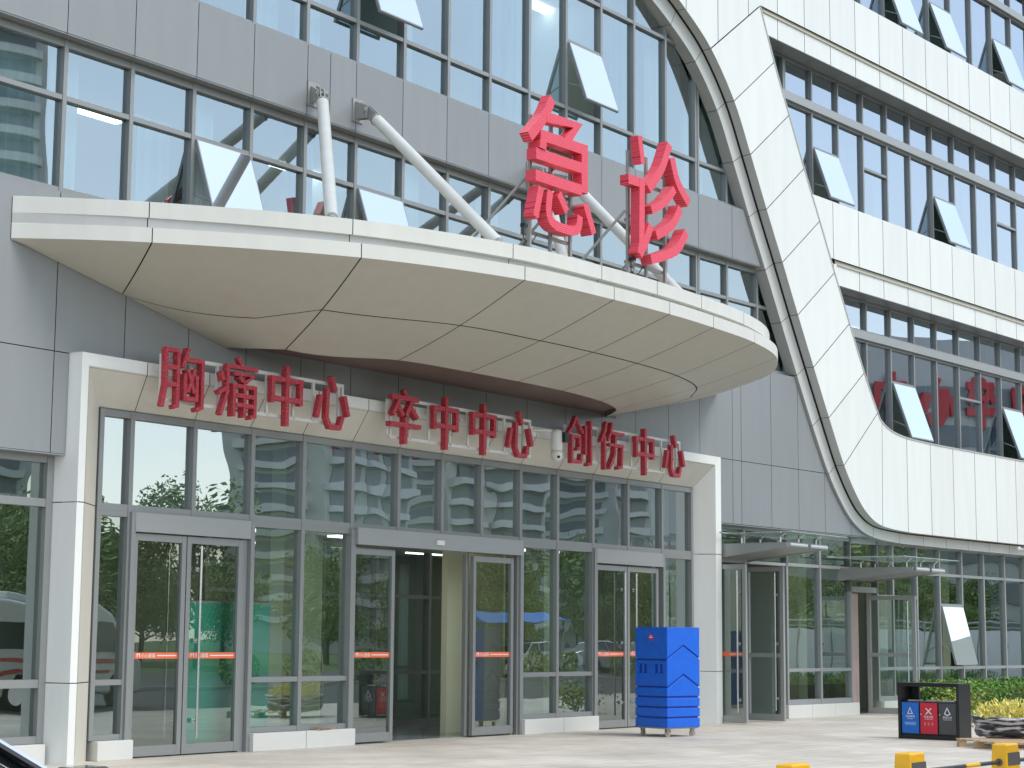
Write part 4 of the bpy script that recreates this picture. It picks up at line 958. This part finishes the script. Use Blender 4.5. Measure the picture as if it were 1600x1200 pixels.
# green boards
for x0, x1, lab in ((18.0, 19.06, 'wide emerald green board standing inside behind the closed double door'), (19.10, 19.80, 'narrow emerald green board standing inside beside the wide one')):
    t = thing('green_board', lab, 'board', (x0-.08, .34, .013), 0, 'emerald boards inside the lobby')
    m = MB(); m.box(.03, x1-x0-.03, 0, .03, .0, 2.0); m.build('board_panel', 'green', t)
    m = MB(); m.box(0, .03, -.005, .035, 0, 2.03); m.box(x1-x0-.03, x1-x0, -.005, .035, 0, 2.03); m.box(.03, x1-x0-.03, -.004, .034, 2.0, 2.03); m.build('board_edge', 'whitep', t)
# curtains behind the glass
def drape(F, s0, s1, z0, z1, o, mm, lab, seed):
    rnd = random.Random(seed); n = max(12, int((s1-s0)/.03)); ph = rnd.random()*6
    m = MB(F); m.grid([[(s0+(s1-s0)*k/n, o+.035*sin(k*.9+ph)+.02*sin(k*.37), z) for k in range(n+1)] for z in (z0, z1)])
    m.box(s0-.05, s1+.05, o-.01, o+.02, z1, z1+.03)
    ob = m.build('window_curtain', mm); tag(ob, lab, 'curtain', 'curtains behind the upper windows'); return ob
LC = 'pale cloth curtain hanging behind upper floor glass'
for k, (F, s0, s1, z0, z1, o, mm) in enumerate([
    (FA, 14.2, 15.2, 7.1, 9.1, .35, 'curtain'), (FA, 15.45, 15.85, 7.1, 9.1, .4, 'curtain'), (FA, 17.0, 17.6, 7.1, 8.6, .5, 'curtain2'), (FA, 20.95, 21.6, 7.1, 8.3, .4, 'curtain'),
    (FA, 18.0, 18.4, 7.1, 9.1, .45, 'curtain'), (FA, 22.3, 23.0, 7.1, 9.1, .4, 'curtain'), (FA, 24.5, 25.2, 7.1, 9.1, .4, 'curtain'), (FA, 19.9, 20.5, 7.1, 9.1, .4, 'curtain2'), (FB, 8.1, 8.6, 10.9, 13.9, .4, 'curtain'), (FB, 12.8, 13.4, 6.0, 9.1, .4, 'curtain'), (FA, 18.9, 19.6, 10.2, 13.9, .4, 'curtain'), (FA, 20.0, 20.5, 10.2, 13.9, .4, 'curtain'), (FA, 24.4, 25.4, 10.2, 13.9, .4, 'curtain2'), (FA, 25.5, 26.1, 10.2, 13.9, .35, 'curtain'), (FA, 28.9, 29.8, 10.2, 13.9, .5, 'curtain2'), (FA, 29.9, 30.7, 10.2, 13.9, .4, 'curtain'), (FB, .1, .8, 10.2, 13.9, .4, 'curtain'),
    (FB, 6.9, 7.7, 10.9, 13.9, .4, 'curtain'), (FB, 5.7, 6.3, 6.0, 9.1, .4, 'curtain'), (FB, 10.4, 11.1, 6.0, 9.1, .4, 'curtain'), (FB, 9.4, 10.2, 15.7, 19, .4, 'curtain2'), (FB, 12.8, 13.4, 10.9, 13.9, .4, 'curtain2'), (FA, 13.6, 14.4, .1, 4.4, .5, 'curtain'), (FA, 30.1, 30.75, .1, 4.4, .4, 'curtain')]):
    drape(F, s0, s1, z0, z1, o, mm, LC if mm == 'curtain' else 'blue grey curtain hanging behind upper floor glass', k)
# ---------------------------------------------------------------- vehicles
def wheel(t, x, y, r=.33, w=.22):
    s = 1 if y > 0 else -1
    m = MB(); m.tube([(x, y-w/2, r), (x, y+w/2, r)], r, 28); o = m.build('wheel', 'tyre', t); bevel(o, .03, 2)
    k = MB(); k.tube([(x, y+s*(w/2+.001), r), (x, y+s*(w/2+.012), r)], r*.66, 24); k.build('wheel_rim', 'chrome', o)
def sideprof(m, P, y0, y1, taper=None):
    m.prism([(x, y0, z) for x, z in P], [(x, y1, z) for x, z in P])
def car(lab, paint, loc, rz, group=None):
    t = thing('parked_car', lab, 'car', loc, rz, group); L_ = 4.6; W2 = .90
    low_ = [(-2.28, .38), (-2.30, .70), (-2.22, .98), (-1.55, 1.04), (.75, .99), (1.55, .93), (2.12, .80), (2.28, .62), (2.28, .34), (2.0, .24), (1.78, .24), (1.72, .50), (1.5, .68), (1.25, .68), (1.03, .50), (.98, .24), (-1.0, .24), (-1.05, .50), (-1.27, .68), (-1.52, .68), (-1.74, .50), (-1.8, .24), (-2.2, .26)]
    m = MB(); sideprof(m, low_, -W2, W2); o = m.build('car_body', paint, t); bevel(o, .05, 3)
    # cabin shell: rings
    ring = lambda z, xa, xb, w: [(xa, -w, z), (xb, -w, z), (xb, w, z), (xa, w, z)]
    A_, B_ = ring(1.0, -1.72, 1.02, .84), ring(1.425, -1.02, .30, .66)
    m = MB(); m.prism(A_, B_); c_ = m.build('cabin_glass', 'cglass', t); bevel(c_, .03, 2)
    m = MB(); top_ = ring(1.418, -1.06, .34, .68); top2 = ring(1.47, -.92, .14, .58); m.prism(top_, top2)
    for s in (-1, 1):
        def bar(a, b, w, th=.03):
            a = Vector(a); b = Vector(b); n_ = Vector((w, 0, 0)); q_ = Vector((0, s*th, .0))
            m.prism([tuple(a), tuple(a+n_), tuple(b+n_), tuple(b)], [tuple(a+q_), tuple(a+n_+q_), tuple(b+n_+q_), tuple(b+q_)])
        bar((1.0, s*.835, .99), (.30, s*.665, 1.43), -.07); bar((-1.74, s*.835, .99), (-1.04, s*.665, 1.43), .10); bar((-.38, s*.845, .99), (-.36, s*.675, 1.43), .07)
    bevel(m.build('roof', paint, t), .02, 2)
    for s in (-1, 1):
        k = MB(); k.tube([(.93, s*.875, 1.025), (.24, s*.715, 1.415), (-.98, s*.715, 1.415), (-1.62, s*.875, 1.025), (.93, s*.875, 1.025)], .013, 6); k.build('window_trim', 'chrome', t)
        k = MB(); k.box(.72, .90, s*.93 if s > 0 else -1.08, 1.08 if s > 0 else -.93, .99, 1.12); bevel(k.build('mirror', paint, t), .03)
        k = MB(); k.box(2.14, 2.285, s*.78-.12, s*.78+.11, .62, .74); bevel(k.build('headlight', 'lampg', t), .02)
        k = MB(); k.box(-2.30, -2.2, s*.74-.13, s*.74+.13, .76, .88); k.build('tail_light', 'binred', t)
        for xd in (.88, -.36, -1.4): 
            k = MB(); k.box(xd-.004, xd+.004, s*.9005 if s > 0 else -.9045, .9045 if s > 0 else -.9005, .34, .97); k.build('door_seam', 'gap', t)
        for x_ in (1.38, -1.4): wheel(t, x_, s*.80)
    k = MB(); k.box(2.26, 2.292, -.45, .45, .36, .55); k.build('grille', 'black', t)
    return t
CAR = car('dark saloon car at the near kerb, only its chrome edged window corner in view', 'cardark', (3.4, -12.45, 0), radians(4))
def van(lab, loc, rz):
    t = thing('ambulance_van', lab, 'van', loc, rz, 'white ambulance vans mirrored in the portal glass')
    P = [(-2.8, .35), (-2.8, 2.1), (-2.6, 2.25), (1.0, 2.25), (1.5, 2.05), (2.15, 1.25), (2.7, 1.0), (2.8, .55), (2.75, .3), (2.3, .28), (2.25, .55), (2.05, .75), (1.65, .75), (1.45, .55), (1.4, .28), (-1.3, .28), (-1.35, .55), (-1.55, .75), (-1.95, .75), (-2.15, .55), (-2.2, .28)]
    m = MB(); sideprof(m, P, -.98, .98); bevel(m.build('van_body', 'vanw', t), .07, 3)
    for s in (-1, 1):
        y = s*.985
        def pan(P_, mm, nme, th=.006):
            k = MB(); k.prism([(x_, y, z_) for x_, z_ in P_], [(x_, y+s*th, z_) for x_, z_ in P_]); k.build(nme, mm, t)
        pan([(1.0, 1.2), (1.95, 1.2), (1.45, 1.85), (1.0, 1.85)], 'cglass', 'side_window'); pan([(-.2, 1.25), (.85, 1.25), (.85, 1.85), (-.2, 1.85)], 'cglass', 'side_window'); pan([(-2.5, 1.25), (-.4, 1.25), (-.4, 1.85), (-2.5, 1.85)], 'cglass', 'side_window')
        pan([(-2.75, .98), (2.3, .98), (2.25, 1.06), (-2.75, 1.06)], 'binred', 'red_stripe'); pan([(-2.75, .62), (-1.9, .80), (1.4, .80), (1.4, .86), (-2.0, .86), (-2.75, .70)], 'redsign', 'red_stripe', .004)
        k = MB(); k.box(1.85, 2.05, 1.0 if s > 0 else -1.2, 1.2 if s > 0 else -1.0, 1.15, 1.42); k.build('mirror', 'black', t)
        k = MB(); k.box(2.55, 2.74, s*.75-.16, s*.75+.16, .78, .98); bevel(k.build('headlight', 'lampg', t), .02)
        for x_ in (1.85, -1.75): wheel(t, x_, s*.86, .36, .24)
    k = MB(); k.prism([(1.56, -.86, 2.02), (2.14, -.86, 1.30), (2.14, .86, 1.30), (1.56, .86, 2.02)], [(1.585, -.84, 2.045), (2.17, -.84, 1.32), (2.17, .84, 1.32), (1.585, .84, 2.045)]); k.build('windscreen', 'cglass', t)
    k = MB(); k.box(.7, 1.0, -.7, .7, 2.255, 2.40); bevel(k.build('light_bar', 'binblue', t), .02); k = MB(); k.box(-1.6, -.6, -.5, .5, 2.255, 2.42); bevel(k.build('roof_unit', 'vanw', t), .04)
    return t
van('white ambulance van on the road, its front mirrored in the closed double door', (26.9, -14.1, 0), radians(-14))
van('white ambulance van on the road, its side mirrored in the window by the portal edge', (19.6, -15.2, 0), radians(-8))
for k, (loc, rz, pm, lab) in enumerate([((67.5, -29.5, 0), radians(10), 'carwhite', 'white car parked on the lawn edge mirrored in the narrow fixed panes'), ((74, -30.5, 0), radians(5), 'carsilver', 'silver car parked in a row across the road'), ((84, -34, 0), radians(8), 'carwhite', 'white car parked in front of the trees'), ((60.5, -28, 0), radians(12), 'carsilver', 'silver car nearest the tree row')]):
    c_ = copy_tree(CAR); c_.location = loc; c_.rotation_euler = (0, 0, rz); c_['label'] = lab; c_['group'] = 'cars parked across the road'
    for ch in [x for x in bpy.data.objects if x.parent == c_]:
        if ch.name.split('.')[0] in ('car_body', 'roof', 'mirror'): ch.data = ch.data.copy(); ch.data.materials.clear(); ch.data.materials.append(M[pm])
# ---------------------------------------------------------------- across the road: trees, hoarding, towers
random.seed(11)
def tree_mesh(seed, Hh):
    rnd = random.Random(seed)
    tr = MB(); tr.tube([(0, 0, 0), (.08, .05, Hh*.25), (.02, .1, Hh*.55), (.05, .0, Hh*.85)], .2, 9, .04)
    blobs = []
    for k in range(13):
        a = rnd.uniform(0, 2*pi); z = Hh*rnd.uniform(.26, .92); r_ = (1.-abs(z/Hh-.52)*1.2)*Hh*.30*rnd.uniform(.5, 1.)
        p = (r_*cos(a), r_*sin(a), z); blobs.append((p, rnd.uniform(.11, .17)*Hh)); tr.tube([(.03, .03, z*.62), (p[0]*.6, p[1]*.6, z*.88), p], .06, 6, .015)
    lv = MB(); random.seed(seed)
    def f():
        (c_, r_) = blobs[rnd.randrange(len(blobs))]; v = Vector((rnd.gauss(0, 1), rnd.gauss(0, 1), rnd.gauss(0, .8))).normalized()*r_*(rnd.random()**.4)
        return (c_[0]+v.x, c_[1]+v.y, c_[2]+v.z)
    leafcloud(lv, 5200, f, .27)
    return tr, lv
protos = []
for k, Hh in enumerate((9.8, 11.0, 8.6)):
    t = thing('broadleaf_tree', 'green broadleaf tree across the road mirrored in the portal glass', 'tree', (64+k*6, -63-k*2, 0), 0, 'trees across the road'); tr, lv = tree_mesh(20+k, Hh); tr.build('trunk', 'trunk', t); lv.build('crown', 'leaf', t); protos.append(t)
k = 0
for x_ in range(36, 150, 5):
    if x_ in (61, 66, 71): pass
    c_ = copy_tree(protos[k % 3]); c_.location = (x_+random.uniform(-1.5, 1.5), -58+random.uniform(-6, 5), 0); c_.rotation_euler = (0, 0, random.uniform(0, 6)); s_ = random.uniform(.72, 1.0); c_.scale = (s_, s_, s_); k += 1
for x_ in range(50, 118, 9):
    c_ = copy_tree(protos[k % 3]); c_.location = (x_, -39+random.uniform(-3, 3), 0); c_.rotation_euler = (0, 0, random.uniform(0, 6)); s_ = random.uniform(.45, .62); c_.scale = (s_, s_, s_); k += 1
for x_ in range(88, 136, 5):
    c_ = copy_tree(protos[k % 3]); c_.location = (x_, -31-(x_-88)*.62+random.uniform(-2, 2), 0); c_.rotation_euler = (0, 0, random.uniform(0, 6)); s_ = random.uniform(.55, .72); c_.scale = (s_, s_, s_); k += 1
# shrubs across the road
sh0 = thing('round_shrub', 'low green shrub on the lawn across the road', 'shrub', (58, -25, 0), 0, 'shrubs across the road'); m = MB(); leafcloud(m, 900, lambda: tuple(Vector((random.gauss(0, 1), random.gauss(0, 1), random.gauss(0, 1))).normalized()*.6+Vector((0, 0, .55))), .12); m.build('shrub_foliage', 'gyl', sh0)
m = MB(); m.tube([(0, 0, 0), (0, 0, .5)], .05, 6); m.build('shrub_stem', 'trunk', sh0)
for x_ in range(44, 80, 3):
    c_ = copy_tree(sh0); c_.location = (x_, -24+random.uniform(-.6, .6), 0); c_.rotation_euler = (0, 0, x_)
# hoarding
hf = thing('white_hoarding', 'white panel hoarding with a top rail across the road, mirrored in the wing windows', 'fence', (0, 0, 0))
m = MB(); m.face([(47, -14.7, .05), (47, -14.7, .05), (47, -14.7, .05)]) if False else None
def hline(t): return (58.6+t*38, -17.3+t*3.6)
for k in range(20):
    a, b = hline(k/20), hline((k+1)/20); m.prism([(a[0]+.03, a[1], .1), (b[0]-.03, b[1], .1), (b[0]-.03, b[1], 2.05), (a[0]+.03, a[1], 2.05)], [(a[0]+.03, a[1]-.05, .1), (b[0]-.03, b[1]-.05, .1), (b[0]-.03, b[1]-.05, 2.05), (a[0]+.03, a[1]-.05, 2.05)])
m.build('hoarding_panel', 'fence', hf)
m = MB(); m.tube([(*hline(0), 2.35), (*hline(1), 2.35)], .05, 8); m.tube([(*hline(0), 2.15), (*hline(1), 2.15)], .03, 8)
for k in range(21): a = hline(k/20); m.tube([(*a, 0), (*a, 2.35)], .045, 8)
m.build('hoarding_rail', 'steel', hf)
# blue market awning
ba = thing('blue_tent', 'blue tent canopy across the road mirrored in the sliding door', 'tent', (67, -31, 0)); m = MB(); m.prism([(-3, -1.5, 2.3), (3, -1.5, 2.3), (3, 1.5, 2.3), (-3, 1.5, 2.3)], [(-2.9, -.1, 2.75), (2.9, -.1, 2.75), (2.9, .1, 2.75), (-2.9, .1, 2.75)]); m.build('tent_roof', 'bluetarp', ba)
m = MB(); [m.tube([(x_, y_, 0), (x_, y_, 2.3)], .04, 6) for x_ in (-2.9, 2.9) for y_ in (-1.4, 1.4)]; m.build('tent_leg', 'steel', ba)
def tower(x, y, w, d, floors, lab, rz=0., curved=True):
    t = thing('residential_tower', lab, 'building', (x, y, 0), rz, 'towers across the road'); fh = 3.0
    m = MB(); m.box(-w/2, w/2, -d/2, d/2, 0, floors*fh+2); m.build('tower_wall', 'conc', t)
    b = MB(); g_ = MB(); n = 20
    for k in range(1, floors):
        z = k*fh
        for c0, hw in ((-w*.30, w*.17), (w*.02, w*.13), (w*.32, w*.15)):
            P = [(c0+hw*math.cos(pi-pi*j/n), d/2+1.7*sin(pi*j/n)**.6, 0) for j in range(n+1)]
            b.prism([(p[0], p[1], z) for p in P], [(p[0], p[1], z+.95) for p in P])
            g_.box(c0-hw*.8, c0+hw*.8, d/2+.01, d/2+.12, z+.95, z+2.8)
        g_.box(-w/2-.1, -w/2-.01, -d*.3, d*.3, z+.9, z+2.3)
        b.box(-w/2-.9, -w/2-.12, -d*.35, d*.35, z, z+.9)
    b.build('balcony_band', 'concw', t); g_.build('window_band', 'towerdk', t)
    r_ = MB(); r_.box(-w*.2, w*.2, -d*.3, d*.3, floors*fh+2, floors*fh+6); r_.build('roof_house', 'conc', t)
tower(192, -154, 23, 16, 15, 'pale residential tower with curved white balconies, mirrored above the first door', radians(-8))
tower(226, -156, 24, 16, 14, 'pale residential tower with curved white balconies, mirrored above the sliding door', radians(4))
tower(258, -150, 22, 16, 15, 'pale residential tower with curved white balconies, mirrored beside the dome camera', radians(-4))
tower(287, -150, 20, 16, 14, 'pale residential tower with curved white balconies, mirrored above the last door', radians(6))
tower(120, -150, 24, 18, 24, 'tall residential tower mirrored in the windows at the picture corner', radians(20))
# slab block with red roof lettering, mirrored in the wing
bl = thing('office_block', 'long grey office block with red roof lettering mirrored in the wing windows', 'building', (158, -54, 0), radians(28))
m = MB(); m.box(-20, 40, -10, 0, 0, 28); m.build('block_wall', 'conc', bl)
m = MB()
for k in range(1, 8): m.box(-19.5, 39.5, .01, .12, k*3.4-1.9, k*3.4)
m.build('window_band', 'towerdk', bl)
m = MB(lambda s, o, z: (s, o, z))
for x_, ch in ((-17.2, '中'), (-12.6, '心'), (-8.0, '卒'), (-3.4, '中'), (1.2, '心'), (5.8, '中')):
    for kk, s_ in enumerate(GL[ch]): m.ribbon([(x_+(p[0]-.5)*-3.6, 22.4+(p[1]-.5)*4.4) for p in s_], .7, .4+.01*kk, .2)
m.build('roof_lettering', 'redsign', bl)
# ---------------------------------------------------------------- light, sky, camera
W = bpy.data.worlds.new('World'); S.world = W; W.use_nodes = True; nt = W.node_tree; nt.nodes.clear(); N = nt.nodes.new; L = nt.links.new
out = N('ShaderNodeOutputWorld'); bg = N('ShaderNodeBackground'); sky = N('ShaderNodeTexSky'); sky.sky_type = 'NISHITA'; sky.sun_disc = False
SUN_EL, SUN_AZ = radians(54), radians(-74)      # azimuth of the sun measured from +x
sky.sun_elevation = SUN_EL; sky.sun_rotation = pi/2-SUN_AZ; sky.air_density = 1.3; sky.dust_density = .8
bg.inputs['Strength'].default_value = .09; L(sky.outputs[0], bg.inputs[0])
bg2 = N('ShaderNodeBackground'); tc = N('ShaderNodeTexCoord'); mp = N('ShaderNodeMapping'); mp.inputs['Scale'].default_value = (1, 1, 3.0); nz = N('ShaderNodeTexNoise'); nz.inputs['Scale'].default_value = 1.6; nz.inputs['Detail'].default_value = 7
L(tc.outputs['Generated'], mp.inputs[0]); L(mp.outputs[0], nz.inputs['Vector']); rp = N('ShaderNodeValToRGB'); e = rp.color_ramp.elements; e[0].position = .30; e[0].color = (.58, .66, .76, 1); e[1].position = .68; e[1].color = (.88, .90, .92, 1)
L(nz.outputs['Fac'], rp.inputs[0]); L(rp.outputs[0], bg2.inputs[0]); bg2.inputs['Strength'].default_value = .74
ad = N('ShaderNodeAddShader'); L(bg.outputs[0], ad.inputs[0]); L(bg2.outputs[0], ad.inputs[1]); L(ad.outputs[0], out.inputs[0])
sl = bpy.data.lights.new('sun', 'SUN'); sl.energy = 1.5; sl.angle = radians(28); sl.color = (1., .96, .89)
so = bpy.data.objects.new('sun', sl); COL.objects.link(so)
dv = Vector((cos(SUN_EL)*cos(SUN_AZ), cos(SUN_EL)*sin(SUN_AZ), sin(SUN_EL))); so.rotation_euler = dv.to_track_quat('Z', 'Y').to_euler(); so.location = (10, -40, 60)
cd = bpy.data.cameras.new('camera'); co = bpy.data.objects.new('camera', cd); COL.objects.link(co); S.camera = co
cd.sensor_width = 36; cd.sensor_fit = 'HORIZONTAL'; cd.lens = 36*2914.5/1600; cd.clip_end = 2000; cd.clip_start = .1
R_ = Vector((.5881184, -.80873993, .00751501)); U_ = Vector((-.11408414, -.07375627, .99072944)); F_ = Vector((.80068818, .58352355, .13564182))
mw = Matrix.Identity(4)
for r in range(3): mw[r][0] = R_[r]; mw[r][1] = U_[r]; mw[r][2] = -F_[r]
mw[0][3], mw[1][3], mw[2][3] = 0, -18.27, 1.55; co.matrix_world = mw
S.view_settings.view_transform = 'Standard'; S.view_settings.look = 'None'; S.view_settings.exposure = .40; S.view_settings.gamma = 1
S.cycles.max_bounces = 8; S.cycles.transparent_max_bounces = 16; S.cycles.caustics_reflective = False; S.cycles.caustics_refractive = False
S.cycles.sample_clamp_indirect = 6
